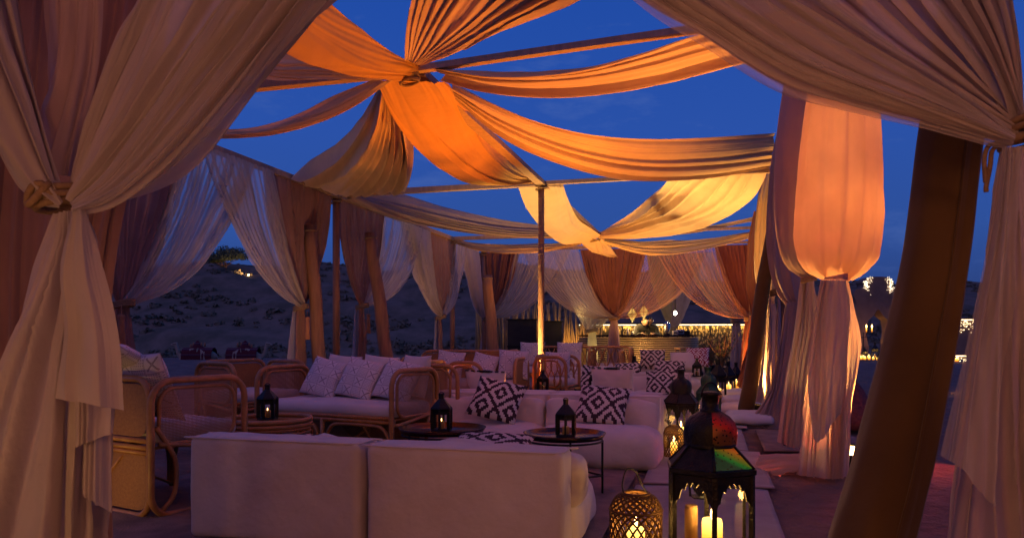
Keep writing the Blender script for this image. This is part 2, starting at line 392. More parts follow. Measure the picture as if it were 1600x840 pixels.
m_glass = glass_mat('clear_glass')
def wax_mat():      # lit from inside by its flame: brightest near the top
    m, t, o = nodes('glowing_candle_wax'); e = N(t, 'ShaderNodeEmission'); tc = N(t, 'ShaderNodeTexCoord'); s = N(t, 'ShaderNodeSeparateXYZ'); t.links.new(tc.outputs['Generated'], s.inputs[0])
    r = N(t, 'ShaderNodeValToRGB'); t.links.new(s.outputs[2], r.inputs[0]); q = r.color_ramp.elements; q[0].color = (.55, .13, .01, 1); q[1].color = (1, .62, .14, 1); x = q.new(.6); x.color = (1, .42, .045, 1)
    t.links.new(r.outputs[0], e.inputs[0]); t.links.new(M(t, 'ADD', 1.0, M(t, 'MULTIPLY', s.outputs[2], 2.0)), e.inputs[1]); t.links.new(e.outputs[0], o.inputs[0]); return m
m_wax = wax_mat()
m_wax2 = fabric('unlit_candle_wax', (.62, .40, .17), trans=.4)
m_flame = emit('candle_flame', (1, .60, .18), 14)
m_glow = emit('lamp_lens', (1, .62, .22), 30)
m_sand = None
# ------------------------------------------------------------ ground, dune
def sand_mat():
    m, t, o = nodes('sand'); b = N(t, 'ShaderNodeBsdfPrincipled'); b.inputs['Roughness'].default_value = .95; b.inputs['Specular IOR Level'].default_value = .1
    col, fac, src = noise_col(t, (.38, .245, .19), (.22, .135, .11), 2.1, 9)
    t.links.new(col, b.inputs['Base Color'])
    n = N(t, 'ShaderNodeTexNoise'); n.inputs['Scale'].default_value = 7; n.inputs['Detail'].default_value = 8; n.inputs['Roughness'].default_value = .6; t.links.new(src, n.inputs['Vector'])
    wv = N(t, 'ShaderNodeTexVoronoi'); wv.inputs['Scale'].default_value = 4.5; t.links.new(src, wv.inputs['Vector'])
    hh = M(t, 'ADD', n.outputs['Fac'], M(t, 'MULTIPLY', wv.outputs['Distance'], .35))
    bp = N(t, 'ShaderNodeBump'); bp.inputs['Strength'].default_value = 1.0; bp.inputs['Distance'].default_value = .26
    t.links.new(hh, bp.inputs['Height']); t.links.new(bp.outputs[0], b.inputs['Normal'])
    t.links.new(b.outputs[0], o.inputs[0]); return m
def dune_mat():
    m, t, o = nodes('dune_sand_and_scrub'); b = N(t, 'ShaderNodeBsdfPrincipled'); b.inputs['Roughness'].default_value = .95; b.inputs['Specular IOR Level'].default_value = .05
    tc = N(t, 'ShaderNodeTexCoord'); mp = N(t, 'ShaderNodeMapping'); mp.inputs['Scale'].default_value = (.8, .45, 1.1); t.links.new(tc.outputs['Object'], mp.inputs[0])
    n = N(t, 'ShaderNodeTexNoise'); n.inputs['Scale'].default_value = .55; n.inputs['Detail'].default_value = 9; n.inputs['Roughness'].default_value = .68; t.links.new(mp.outputs[0], n.inputs['Vector'])
    mr = N(t, 'ShaderNodeMapRange'); mr.inputs['From Min'].default_value = .40; mr.inputs['From Max'].default_value = .62; t.links.new(n.outputs['Fac'], mr.inputs['Value'])
    mx = N(t, 'ShaderNodeMix', data_type='RGBA'); mx.inputs['A'].default_value = (.24, .165, .11, 1); mx.inputs['B'].default_value = (.13, .105, .065, 1)
    t.links.new(mr.outputs[0], mx.inputs['Factor']); t.links.new(mx.outputs['Result'], b.inputs['Base Color'])
    t.links.new(b.outputs[0], o.inputs[0]); return m
m_sand = sand_mat(); m_dune = dune_mat()

def dune_h(x, y):       # height of the land beyond the camp
    ridge = 9.2 + 1.3 * np.exp(-((x + 28) / 12.) ** 2) + .5 * vnoise(x / 9 + 20, y / 14 + 20, 3)
    fall = 1 - .12 * np.clip((x - 5) / 40, 0, 1)
    t = np.clip((y - 44) / 44, 0, 1)
    h = (3 * t * t - 2 * t ** 3) * .55 + .45 * t
    back = 1 - np.clip((y - 92) / 60, 0, .6)
    lump = vnoise(x / 3.2 + 9, y / 3.2 + 9, 5) * .35 + vnoise(x / 1.3 + 9, y / 1.3 + 9, 6) * .12 + vnoise(x / 8. + 9, y / 8. + 9, 8) * .7
    return ridge * fall * h * back + lump * np.clip((y - 44) / 8, 0, 1) - .35 * np.clip((y - 31) / 2, 0, 1)
# one sheet of sand to the horizon; finer and rippled where it is near
xs = np.concatenate([np.linspace(-600, -12, 14)[:-1], np.linspace(-12, 14, 150), np.linspace(14, 600, 14)[1:]])
ys = np.concatenate([np.linspace(-600, -3, 8)[:-1], np.linspace(-3, 32, 190), np.linspace(32, 900, 14)[1:]])
X, Y = np.meshgrid(xs, ys, indexing='ij')
Z = .03 * vnoise(X * .7 + 30, Y * .7 + 30, 11) + .022 * vnoise(X * 2.3 + 40, Y * 2.3 + 40, 12)
Z = Z - .03
Z = np.where((np.abs(X) < 300) & (Y > 31), Z - .6 * np.clip((Y - 31) / 3, 0, 1), Z)
tag(link('sand_ground', grid_mesh('sand_ground', np.stack([X, Y, Z], -1), uv=False), m_sand), kind='structure')
xs = np.linspace(-170, 190, 240); ys = np.linspace(33, 170, 130)
X, Y = np.meshgrid(xs, ys, indexing='ij'); Z = dune_h(X, Y) - .25
Z = np.where((X <= -169) | (X >= 189) | (Y >= 169), -3, Z)
tag(link('dune_hillside', grid_mesh('dune_hillside', np.stack([X, Y, Z], -1), uv=False), m_dune), kind='structure')
# scrub on the dune: leafy tufts, one mesh
def leaf_blob(mb, c, r, n, rs, flat=.7, ls=.3):
    for _ in range(n):
        d = rs.normal(size=3); d /= np.linalg.norm(d); d[2] = abs(d[2]) * flat
        p = c + d * r * rs.uniform(.45, 1.05); a = rs.normal(size=3); a /= np.linalg.norm(a); b_ = np.cross(a, d); b_ /= np.linalg.norm(b_) + 1e-9
        s = r * ls * rs.uniform(.6, 1.4)
        mb.add([p - a * s, p + b_ * s * .6, p + a * s, p - b_ * s * .6], [(0, 1, 2, 3)])
m_scrub = simple('scrub_leaves', (.22, .17, .10), (.15, .12, .07), .9, scale=3, bump=0)
rs = np.random.RandomState(5); mb = MB()
for _ in range(2600):
    y = 46 + 50 * rs.rand() ** 1.2; x = rs.uniform(-.75, .65) * y
    if vnoise(np.array([x / 5.]) + 40, np.array([y / 4.]) + 10, 9)[0] < -.1: continue
    r = rs.uniform(.2, .6); z = float(dune_h(np.array([x]), np.array([y]))[0]) - .25
    leaf_blob(mb, np.array([x, y, z]), r, 26, rs, .6, .38)
tag(mb.build('dune_scrub', m_scrub), 'low dark desert scrub scattered over the dune slope', 'scrub', kind='stuff')

# tree on the dune, lit from below
def blob_tree(name, loc, h, r, label, mat, n=700, group=None, cat='tree', leaf=.09):
    t = thing(name, label, cat, loc, 0, group); rs = np.random.RandomState(int(abs(loc[0]) * 10) + 3); tr = MB()
    tips = []
    tr.tube([(0, 0, -.2), (.05 * h, 0, .2 * h), (0, .03 * h, .38 * h)], [.05 * h, .04 * h, .03 * h], 7)
    for k in range(7):
        a = k * .9 + rs.uniform(-.3, .3); e = np.array([math.cos(a) * r * .6, math.sin(a) * r * .6, h * rs.uniform(.38, .82)])
        tr.tube([(0, .03 * h, .3 * h), e * [.5, .5, .75], e], [.022 * h, .014 * h, .006 * h], 5); tips.append(e)
    tr.build('trunk', m_pole, t, True)
    cm_ = MB()
    for e in tips + [np.array([0, 0, h * .8])]:
        leaf_blob(cm_, e, r * rs.uniform(.4, .6), n // 8, rs, 1., leaf)
    cm_.build('crown', mat, t); return t
m_leaf = simple('tree_leaves', (.10, .11, .05), (.06, .075, .03), .8, scale=5, bump=0)
tp = P(352, 446, 80); tp[2] = float(dune_h(tp[:1], tp[1:2])[0]) - .3
blob_tree('desert_tree', tuple(tp), 2.3, 2.1, 'bushy desert tree on the dune crest, lit from below by a lamp', m_leaf, 5000)
def light(name, kind, loc, energy, color, parent=None, size=.05, spot=None, blend=.6, to=None):
    l = bpy.data.lights.new(name, kind); l.energy = energy; l.color = color
    if kind in ('POINT', 'SPOT'): l.shadow_soft_size = size
    if kind == 'SPOT': l.spot_size = R(spot); l.spot_blend = blend
    o = bpy.data.objects.new(name, l); COL.objects.link(o); o.location = loc
    if to is not None:
        o.rotation_euler = (Vector(to) - Vector(loc)).to_track_quat('-Z', 'Y').to_euler()
    if parent is not None:
        o.parent = parent; o.location = Vector(loc) - Vector(parent.location)
    return o
def uplight(loc, to, energy, color, label, spot=110, size=.06, blend=.8, rad=.07, group='floor uplights', lens=True):
    """a small black can spotlight on the sand, aimed at `to`"""
    t = thing('uplight', label, 'spotlight', loc, 0, group)
    d = Vector(to) - Vector((loc[0], loc[1], loc[2] + .12)); q = d.to_track_quat('Z', 'Y').to_matrix()
    b = MB(); b.lathe([(rad * .7, -.09), (rad * .95, -.05), (rad, .05), (rad * .93, .055), (rad * .9, .035)], 18, cap=False)
    v = (np.array(b.v) @ np.array(q).T) + np.array([0, 0, .12]); b.v = [tuple(p) for p in v]; b.build('housing', m_black, t, True)
    b = MB(); b.lathe([(rad * .9, .034), (.001, .038)], 18, cap=False); v = (np.array(b.v) @ np.array(q).T) + np.array([0, 0, .12]); b.v = [tuple(p) for p in v]
    b.build('lens', m_glow, t)
    b = MB(); b.box((0, 0, .01), (.12, .12, .02)); b.tube([(-.07, 0, .02), (-.075, 0, .12)], .008, 6); b.tube([(.07, 0, .02), (.075, 0, .12)], .008, 6); b.build('bracket', m_black, t)
    p = np.array([loc[0], loc[1], loc[2] + .12]) + np.array(d.normalized()) * .06
    light('uplight_lamp', 'SPOT', tuple(p), energy, color, t, size, spot, blend, to)
    return t
p = P(388, 446, 76); p[2] = float(dune_h(p[:1], p[1:2])[0]) - .2
uplight(tuple(p), tuple(tp + [0, 0, 1.6]), 420, (1, .6, .25), 'small spotlight glowing on the dune under the lit tree', 120, rad=.16, group='dune lamps')

# ------------------------------------------------------------ tent frame
L0 = np.array([-3.87, 6.79, 0]); TH = 3.2
rowt = [-4.58, 0, 4.58, 9.8, 12.15]
def LB(t, z=TH): return L0 + VD * t + ZD * z
def RB(t, z=TH): return L0 + UD * 6.4 + VD * t + ZD * z
def CB(t, z=TH): return L0 + UD * 3.2 + VD * t + ZD * z
frame = thing('tent_frame', 'open timber frame of square beams carrying the draped canopy', 'tent frame', tuple(L0))
def beam(name, a, b, th=.075, wd=.09):
    a = np.array(a); b = np.array(b); d = b - a; L = np.linalg.norm(d); d /= L
    s = np.cross(d, ZD); s /= np.linalg.norm(s); u = np.cross(s, d); mb = MB()
    V = [a + (0 if k < 4 else 1) * (b - a) + s * (wd / 2) * sx_ + u * (th / 2) * sy_ for k, (sx_, sy_) in enumerate([(-1, -1), (1, -1), (1, 1), (-1, 1)] * 2)]
    mb.add([v - L0 for v in V], [(0, 1, 2, 3), (7, 6, 5, 4), (0, 4, 5, 1), (1, 5, 6, 2), (2, 6, 7, 3), (3, 7, 4, 0)])
    return mb.build(name, m_wood, frame)
for i in range(4):
    beam('eave_beam', LB(rowt[i] + .05), LB(rowt[i + 1] - .05)); beam('eave_beam', RB(rowt[i] + .05), RB(rowt[i + 1] - .05))
    if i: beam('ridge_beam', CB(rowt[i] + .05, TH + .0), CB(rowt[i + 1] - .05, TH + .0), .06, .12)
for i, t in enumerate(rowt[1:]):
    dz = .0
    beam('cross_beam', LB(t, TH + .002), CB(t, TH + .004)); beam('cross_beam', CB(t, TH + .004), RB(t, TH + (.13 if i == 0 else .002)), .05, .07)
beam('cross_beam', LB(-4.58), RB(-4.58))
for t in rowt:
    for fn in (LB, RB):
        if fn is RB and t <= 0: continue
        q = fn(t, 0); mb = MB(); mb.tube([q - L0 + ZD * -.1, q - L0 + ZD * (TH + .03)], .055, 10); mb.build('post', m_pole, frame, True)
def lashing(c, r, nm='rope_lashing'):
    c = np.array(c) - L0; mb = MB()
    for k in range(5):
        a = np.linspace(0, 2 * math.pi, 18, endpoint=False); tl = (-1) ** k * .5
        mb.tube(np.stack([c[0] + r * np.cos(a), c[1] + r * np.sin(a), c[2] - .05 + k * .022 + tl * r * .5 * np.cos(a + k)], -1), .012, 6, closed=True)
    mb.build(nm, m_rope, frame, True)
lashing(P(640, 118, 5.96), .075); lashing(CB(4.58, TH - .02), .075); lashing(P(930, 372, 15.4), .10)
for t in rowt[1:]: lashing(LB(t, TH - .06), .08)
for t in rowt[2:]: lashing(RB(t, TH - .06), .08)
# centre pole wound with rope
C0 = CB(4.58, 0)
cp = thing('rope_wound_pole', 'slim centre pole wound with rope, lit golden down its right side', 'pole', tuple(C0))
mb = MB(); mb.tube([(0, 0, 0), (0, 0, TH)], .043, 16); mb.build('pole', m_pole, cp, True)
n = 900; tt = np.linspace(0, 1, n); a = tt * 2 * math.pi * 40
mb = MB(); mb.tube(np.stack([.043 * np.cos(a), .043 * np.sin(a), .02 + tt * (TH - .05)], -1), .0035, 5); mb.build('rope_winding', m_rope, cp, True)
mb = MB(); mb.box((0, 0, .012), (.3, .3, .024)); mb.build('foot_plate', m_black, cp)

def leaning(name, label, a, b, r0, r1, mat, grp=None, cat='pole'):
    t = thing(name, label, cat, tuple(a), 0, grp); d = np.array(b) - np.array(a); mb = MB()
    k = 10; pts = [d * i / k + np.array([.012 * math.sin(i * 1.3), .012 * math.cos(i * 1.7), 0]) for i in range(k + 1)]
    mb.tube(pts, list(np.linspace(r0, r1, k + 1)), 14); mb.build('shaft', mat, t, True)
    mb = MB(); dd = d / np.linalg.norm(d); mb.tube([d * .965, d * .975], [r1 * 1.12] * 2, 14); mb.build('band', m_rope, t, True)
    return t
leaning('leaning_pole', 'thick round timber pole standing in front of the second pair of left curtains', P(505, 640, 10.4) * [1, 1, 0], P(484, 352, 10.4), .10, .085, m_pole, 'round poles propping the left side')
leaning('leaning_pole', 'round timber pole leaning to the left, right of the corner post curtains', P(615, 640, 10.9) * [1, 1, 0], P(578, 364, 10.9), .105, .085, m_pole, 'round poles propping the left side')
leaning('leaning_pole', 'short leaning timber pole before the brown corner curtain', P(775, 600, 15.8) * [1, 1, 0], P(761, 430, 15.8), .14, .11, m_pole, 'round poles propping the left side')
# right side props, wrapped
leaning('wrapped_pole', 'tall leaning pole wrapped in olive-brown cloth, glowing base', P(1163, 640, 9.3) * [1, 1, 0], P(1243, 118, 9.3), .10, .07, m_brown, 'cloth-wrapped poles on the right side')
leaning('wrapped_pole', 'far leaning pole washed in orange light by the right corner', P(1160, 592, 15.0) * [1, 1, 0], P(1196, 395, 15.0), .11, .10, m_rust, 'cloth-wrapped poles on the right side')
# the big near pole on the right, cloth sewn round it
np_t = thing('near_wrapped_pole', 'massive near leaning pole sheathed in plain brown cloth, on the right', 'pole', tuple(P(1378, 1030, 2.4) * [1, 1, 0]))
ax_ = crs([P(x_, y_, 2.4) for x_, y_ in ((1312, 1028), (1360, 840), (1397, 700), (1454, 420), (1484, 190), (1545, -220))], 60)
rr_ = crs([[.135], [.125], [.115], [.093], [.088], [.080]], 60)[:, 0]; ax_[0, 2] = 0
b0 = ax_[0]; b1 = ax_[-1]
nv = 60; na = 48; V = []
for i in range(nv):
    f = i / (nv - 1); c = ax_[i]
    for j in range(na + 1):
        a = 2 * math.pi * j / na; r_ = rr_[i] * (1 + .025 * math.sin(3 * a + f * 5) + .02 * math.sin(7 * a - f * 9) + .008 * math.sin(19 * f + 2 * a) + .006 * math.sin(47 * f + 5 * a)) + (.014 if 5.35 < a < 5.62 else 0)
        V.append(c + np.array([math.cos(a) * r_, math.sin(a) * r_, .0]))
G = np.array(V).reshape(nv, na + 1, 3) - np.array(np_t.location)
link('cloth_sheath', grid_mesh('cloth_sheath', G), m_brown, np_t)
mb = MB(); mb.tube(ax_ - np.array(np_t.location), .052, 12); mb.build('shaft', m_pole, np_t, True)
mb = MB(); mb.tube([p + [.012, -r_ - .002, 0] - np.array(np_t.location) for p, r_ in zip(ax_, rr_)], .004, 5); mb.build('seam', m_brown, np_t, True)

# ------------------------------------------------------------ canopy cloths
def canopy(label, threads, mat, n, amp, seed, **k):
    T = [PT(t) for t in threads]; loc = tuple(T[0][0])
    t = thing('canopy_drape', label, 'fabric drape', loc, 0, 'cloths slung under the tent roof')
    cloth('cloth', T, mat, t, n=n, amp=amp, seed=seed, **k); return t
g = lambda a0, a1, e=0.: (lambda v: (a0 + (a1 - a0) * np.sin(np.clip(v, 0, 1) * math.pi / 2)) * (1 - e * np.clip(v, 0, 1) ** 7))
# strip along the ridge, hub to centre pole: two widths meeting in a seam
Ys = [6.0, 6.9, 7.9, 8.9, 9.7, 10.33]
def thr(pts, Y): return [(a, b, y) for (a, b), y in zip(pts, Y)]
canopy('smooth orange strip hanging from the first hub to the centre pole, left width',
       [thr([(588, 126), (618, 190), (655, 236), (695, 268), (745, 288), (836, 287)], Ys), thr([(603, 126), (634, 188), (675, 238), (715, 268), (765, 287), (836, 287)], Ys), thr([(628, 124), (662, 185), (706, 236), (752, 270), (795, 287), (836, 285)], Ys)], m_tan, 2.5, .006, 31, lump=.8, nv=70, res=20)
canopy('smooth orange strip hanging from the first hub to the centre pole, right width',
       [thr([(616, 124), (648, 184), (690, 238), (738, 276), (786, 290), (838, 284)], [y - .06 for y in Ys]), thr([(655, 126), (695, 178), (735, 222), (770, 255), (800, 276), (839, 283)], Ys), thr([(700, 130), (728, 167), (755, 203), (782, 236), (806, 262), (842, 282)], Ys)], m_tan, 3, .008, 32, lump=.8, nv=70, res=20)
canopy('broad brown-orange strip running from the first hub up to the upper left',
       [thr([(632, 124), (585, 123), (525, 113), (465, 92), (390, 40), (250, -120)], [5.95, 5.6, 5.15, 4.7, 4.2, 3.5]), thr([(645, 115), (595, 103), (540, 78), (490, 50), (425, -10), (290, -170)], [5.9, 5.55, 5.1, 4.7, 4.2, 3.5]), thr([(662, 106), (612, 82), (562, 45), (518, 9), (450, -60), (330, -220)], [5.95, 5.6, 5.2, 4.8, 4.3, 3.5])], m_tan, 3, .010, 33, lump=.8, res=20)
canopy('narrow bright orange swag under the upper left strip',
       [thr([(612, 124), (545, 124), (480, 126), (410, 122), (300, 100)], [5.95] * 5), thr([(612, 121), (545, 114), (480, 106), (420, 97), (310, 70)], [5.9] * 5), thr([(612, 118), (550, 107), (490, 90), (445, 72), (330, 30)], [5.9] * 5)], m_cream, 5, .02, 34)
canopy('thin dark-edged orange swag drooping from the first hub to the left',
       [thr([(590, 124), (525, 150), (475, 172), (425, 190), (375, 199), (320, 200), (180, 180)], [5.95, 6.1, 6.3, 6.4, 6.5, 6.6, 6.75]), thr([(602, 128), (540, 163), (485, 186), (425, 202), (375, 208), (325, 207), (180, 184)], [5.95, 6.1, 6.25, 6.35, 6.45, 6.6, 6.75]), thr([(616, 125), (552, 168), (492, 194), (428, 210), (375, 213), (325, 212), (180, 188)], [6.0, 6.15, 6.35, 6.45, 6.55, 6.65, 6.8])], m_cream, 3, .03, 35, flow=.3, fine=.05, res=24)
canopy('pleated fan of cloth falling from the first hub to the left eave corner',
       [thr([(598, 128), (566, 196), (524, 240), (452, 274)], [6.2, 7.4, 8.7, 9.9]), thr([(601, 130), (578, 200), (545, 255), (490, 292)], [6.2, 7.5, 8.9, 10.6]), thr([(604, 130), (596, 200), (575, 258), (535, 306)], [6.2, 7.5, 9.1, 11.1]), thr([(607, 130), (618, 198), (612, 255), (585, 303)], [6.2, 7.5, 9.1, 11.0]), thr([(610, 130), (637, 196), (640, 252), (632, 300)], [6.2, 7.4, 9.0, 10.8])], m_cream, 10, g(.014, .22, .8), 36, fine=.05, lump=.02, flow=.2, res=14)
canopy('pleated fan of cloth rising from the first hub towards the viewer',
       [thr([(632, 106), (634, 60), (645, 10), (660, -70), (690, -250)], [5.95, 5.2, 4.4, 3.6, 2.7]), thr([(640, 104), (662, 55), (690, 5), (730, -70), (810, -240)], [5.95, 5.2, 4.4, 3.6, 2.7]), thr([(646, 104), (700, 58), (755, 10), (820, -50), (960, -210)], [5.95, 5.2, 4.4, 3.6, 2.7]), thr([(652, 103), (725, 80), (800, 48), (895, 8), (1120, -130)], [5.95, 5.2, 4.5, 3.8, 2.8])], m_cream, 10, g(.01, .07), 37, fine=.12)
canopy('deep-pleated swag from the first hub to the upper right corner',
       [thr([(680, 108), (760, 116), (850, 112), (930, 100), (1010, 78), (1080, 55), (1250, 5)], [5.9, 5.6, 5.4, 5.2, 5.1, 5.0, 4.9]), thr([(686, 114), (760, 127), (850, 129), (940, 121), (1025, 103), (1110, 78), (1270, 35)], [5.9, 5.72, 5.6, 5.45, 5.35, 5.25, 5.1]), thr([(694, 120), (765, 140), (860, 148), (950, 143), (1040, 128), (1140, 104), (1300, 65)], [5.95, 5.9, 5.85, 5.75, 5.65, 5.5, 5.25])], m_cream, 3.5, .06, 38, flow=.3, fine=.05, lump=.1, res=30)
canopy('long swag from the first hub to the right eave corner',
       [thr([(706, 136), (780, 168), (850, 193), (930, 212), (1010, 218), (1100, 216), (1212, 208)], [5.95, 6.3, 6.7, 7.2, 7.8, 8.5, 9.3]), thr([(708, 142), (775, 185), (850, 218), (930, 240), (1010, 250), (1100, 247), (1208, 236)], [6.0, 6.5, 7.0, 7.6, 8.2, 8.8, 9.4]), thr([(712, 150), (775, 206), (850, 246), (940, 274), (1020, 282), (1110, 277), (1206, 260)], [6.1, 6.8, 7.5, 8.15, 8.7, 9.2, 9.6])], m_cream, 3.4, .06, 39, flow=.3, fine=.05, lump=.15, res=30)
canopy('dim grey swag from the left eave corner to the second hub',
       [thr([(545, 303), (620, 303), (700, 325), (780, 344), (850, 354), (925, 362)], [11.2, 12, 12.9, 13.8, 14.6, 15.4]), thr([(545, 306), (620, 324), (700, 344), (780, 358), (850, 363), (925, 366)], [11.2, 12, 12.8, 13.7, 14.5, 15.4]), thr([(545, 310), (620, 342), (700, 361), (780, 370), (850, 372), (925, 371)], [11.2, 12, 12.9, 13.8, 14.6, 15.4])], m_mauve, 4, .08, 40, flow=.3, fine=.08, res=18)
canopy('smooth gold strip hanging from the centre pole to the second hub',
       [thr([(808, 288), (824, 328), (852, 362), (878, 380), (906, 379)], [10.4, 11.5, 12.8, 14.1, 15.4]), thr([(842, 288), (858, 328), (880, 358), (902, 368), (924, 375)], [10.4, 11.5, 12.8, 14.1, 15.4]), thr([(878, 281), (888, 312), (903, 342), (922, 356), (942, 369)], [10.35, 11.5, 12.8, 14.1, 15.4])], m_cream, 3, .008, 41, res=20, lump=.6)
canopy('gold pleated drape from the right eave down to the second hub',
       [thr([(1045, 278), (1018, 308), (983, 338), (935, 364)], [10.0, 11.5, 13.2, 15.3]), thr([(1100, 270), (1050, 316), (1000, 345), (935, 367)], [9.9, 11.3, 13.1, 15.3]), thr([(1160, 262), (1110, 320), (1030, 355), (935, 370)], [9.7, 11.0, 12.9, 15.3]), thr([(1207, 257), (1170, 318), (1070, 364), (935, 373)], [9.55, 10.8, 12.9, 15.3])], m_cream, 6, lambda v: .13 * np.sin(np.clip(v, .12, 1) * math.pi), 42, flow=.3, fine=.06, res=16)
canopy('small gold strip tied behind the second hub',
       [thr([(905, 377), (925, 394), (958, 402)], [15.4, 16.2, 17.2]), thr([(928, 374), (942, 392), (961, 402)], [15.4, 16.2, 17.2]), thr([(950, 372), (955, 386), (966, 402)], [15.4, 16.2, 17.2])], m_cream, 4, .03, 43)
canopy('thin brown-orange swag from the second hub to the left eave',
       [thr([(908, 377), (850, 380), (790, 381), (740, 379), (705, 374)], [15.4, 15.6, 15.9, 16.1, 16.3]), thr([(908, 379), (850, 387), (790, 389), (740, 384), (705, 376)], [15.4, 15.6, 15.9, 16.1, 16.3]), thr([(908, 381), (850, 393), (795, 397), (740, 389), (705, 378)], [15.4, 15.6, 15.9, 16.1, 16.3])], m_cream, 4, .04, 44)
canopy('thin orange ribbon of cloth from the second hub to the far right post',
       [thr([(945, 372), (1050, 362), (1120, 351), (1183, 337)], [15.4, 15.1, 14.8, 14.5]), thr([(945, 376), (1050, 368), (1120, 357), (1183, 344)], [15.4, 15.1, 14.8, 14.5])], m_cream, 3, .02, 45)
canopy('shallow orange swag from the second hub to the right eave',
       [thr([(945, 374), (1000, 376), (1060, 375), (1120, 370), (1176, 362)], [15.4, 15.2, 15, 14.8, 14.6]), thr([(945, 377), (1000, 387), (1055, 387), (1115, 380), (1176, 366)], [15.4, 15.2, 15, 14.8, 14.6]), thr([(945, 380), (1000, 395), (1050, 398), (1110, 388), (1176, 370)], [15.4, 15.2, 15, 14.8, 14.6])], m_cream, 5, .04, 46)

# ------------------------------------------------------------ tied curtains
def fall(a, b, T_, tw, dirh, n_thr=9, sag=.36, off=0., nrm=None):
    """threads of a curtain: hung along a-b, gathered at the tie T_"""
    a = np.array(a); b = np.array(b); T_ = np.array(T_); out = []
    for i in range(n_thr):
        u = i / (n_thr - 1); p0 = a + (b - a) * u
        p2 = T_ + dirh * (u - .5) * tw + (nrm * off if nrm is not None else 0)
        d = p0 - p2; hd = math.hypot(d[0], d[1])
        p1 = p2 + np.array([d[0] * .62, d[1] * .62, d[2] * .36 - sag * hd * .55])
        # steep start under the beam, long sweep into the tie
        pts = []
        for k in range(9):
            t = k / 8; pts.append((1 - t) ** 2 * p0 + 2 * t * (1 - t) * p1 + t * t * p2)
        out.append(pts)
    return out
def skirt(T_, w0, w1, zf, dirh, shift=(0, 0), n_thr=7, nrm=None, depth=.0):
    out = []; T_ = np.array(T_)
    for i in range(n_thr):
        u = i / (n_thr - 1) - .5; pts = []
        for k in range(8):
            t = k / 7; wd = w0 + (w1 - w0) * t ** .7
            pts.append(T_ * [1, 1, 0] + dirh * wd * u + np.array([shift[0] * t, shift[1] * t, T_[2] + (zf - T_[2]) * t]) + (nrm * depth * math.sin(math.pi * (u + .5)) * t if nrm is not None else 0))
        out.append(pts)
    return out
def tie(t, T_, r=.07, mat=None):
    c = np.array(T_) - np.array(t.location); mb = MB()
    for k in range(3):
        a = np.linspace(0, 2 * math.pi, 18, endpoint=False)
        mb.tube(np.stack([c[0] + r * np.cos(a), c[1] + r * .8 * np.sin(a), c[2] + (k - 1) * r * .22 + .2 * r * np.cos(a)], -1), r * .17, 6, closed=True)
    mb.build('tie_rope', mat or m_rope, t, True)
def tassel(t, p, L=.3, r=.035):
    c = np.array(p) - np.array(t.location); mb = MB()
    mb.lathe([(.004, 0), (.004, -.08), (r * .8, -.085), (r, -.11), (r * .75, -.135), (r * .8, -.15), (r * 1.05, -.15 - L * .8), (r * .9, -.15 - L * .82)], 10, c)
    mb.build('tassel', m_tassel, t, True)
def curtain(label, T_, parts, dirh, nrm, group, tw=.12, skw=(.12, .42), sk_mat=None, tas=None, seed=1, zf=.01, sk_n=7, cat='curtain', name='tied_curtain', sk_sheer=True, shift=(0, 0), sag=.36):
    """parts: (piece name, a, b, material, pleats, amp, layer offset)"""
    t = thing(name, label, cat, (T_[0], T_[1], 0), 0, group)
    for i, (nm, a, b, mat, n, amp, off) in enumerate(parts):
        th = fall(a, b, T_, tw, dirh, off=off, nrm=nrm, sag=sag if 'sheer' in nm else .36)
        ampf = (lambda v, A=amp: A * (1 - .62 * np.clip(v, 0, 1) ** 2) * (.55 + .45 * np.clip(v * 6, 0, 1)))
        cloth(nm, th, mat, t, n=n, amp=ampf, seed=seed * 7 + i, nv=44, res=8, flow=.6)
    for j, (mt, ww, dp) in enumerate(sk_mat if isinstance(sk_mat, list) else [(sk_mat, skw[1], 0.)]):
        cloth('skirt', skirt(T_, skw[0], ww, zf, dirh, shift, nrm=nrm, depth=0) if not dp else [[q + nrm * dp for q in th] for th in skirt(T_, skw[0] * .8, ww, zf, dirh, shift)], mt, t, n=sk_n, amp=lambda v: .012 + .03 * np.clip(v, 0, 1), seed=seed * 7 + 5 + j, nv=36, res=9, flow=.4)
    tie(t, T_, tw * .62)
    if tas is not None: tassel(t, np.array(T_) + tas)
    return t
def on_left(px):      # parameter of the left eave under image column px
    k = (px - 800) / F; return (k * 6.79 + 3.87) / (.2604 - k * .9655)
def LC(t, z=TH - .045): return LB(t, z)
GL = 'tied curtains along the left side'; inl = UD      # towards the inside
def lt(px, py):
    t = on_left(px); q = LB(t, 0); q[2] = H + (HY - py) * q[1] / F; return q
lay = .05
curtain('dusty rose and white curtain pair tied with a tassel, first on the left side', lt(192, 475), [
    ('opaque_panel', LC(on_left(120)), LC(on_left(286)), m_rose, 12, .05, 0), ('sheer_panel', LC(on_left(278)) + inl * lay, LC(on_left(392)) + inl * lay, m_voile, 15, .05, lay)],
    VD, inl, GL, .16, (.14, .42), [(m_rose, .45, 0)], np.array([.05, -.12, -.02]), 3)
curtain('curtain with sheer left half and rust right half by the first thick round pole', lt(470, 480), [
    ('sheer_panel', LC(on_left(306)) + inl * lay * 2, LC(on_left(414)) + inl * lay * 2, m_voile, 14, .05, lay), ('opaque_panel', LC(on_left(412)), LC(on_left(520)), m_rose, 14, .055, 0)],
    VD, inl, GL, .16, (.14, .48), [(m_rose, .40, 0), (m_voile_thick, .5, -.08)], np.array([.12, -.1, -.05]), 4)
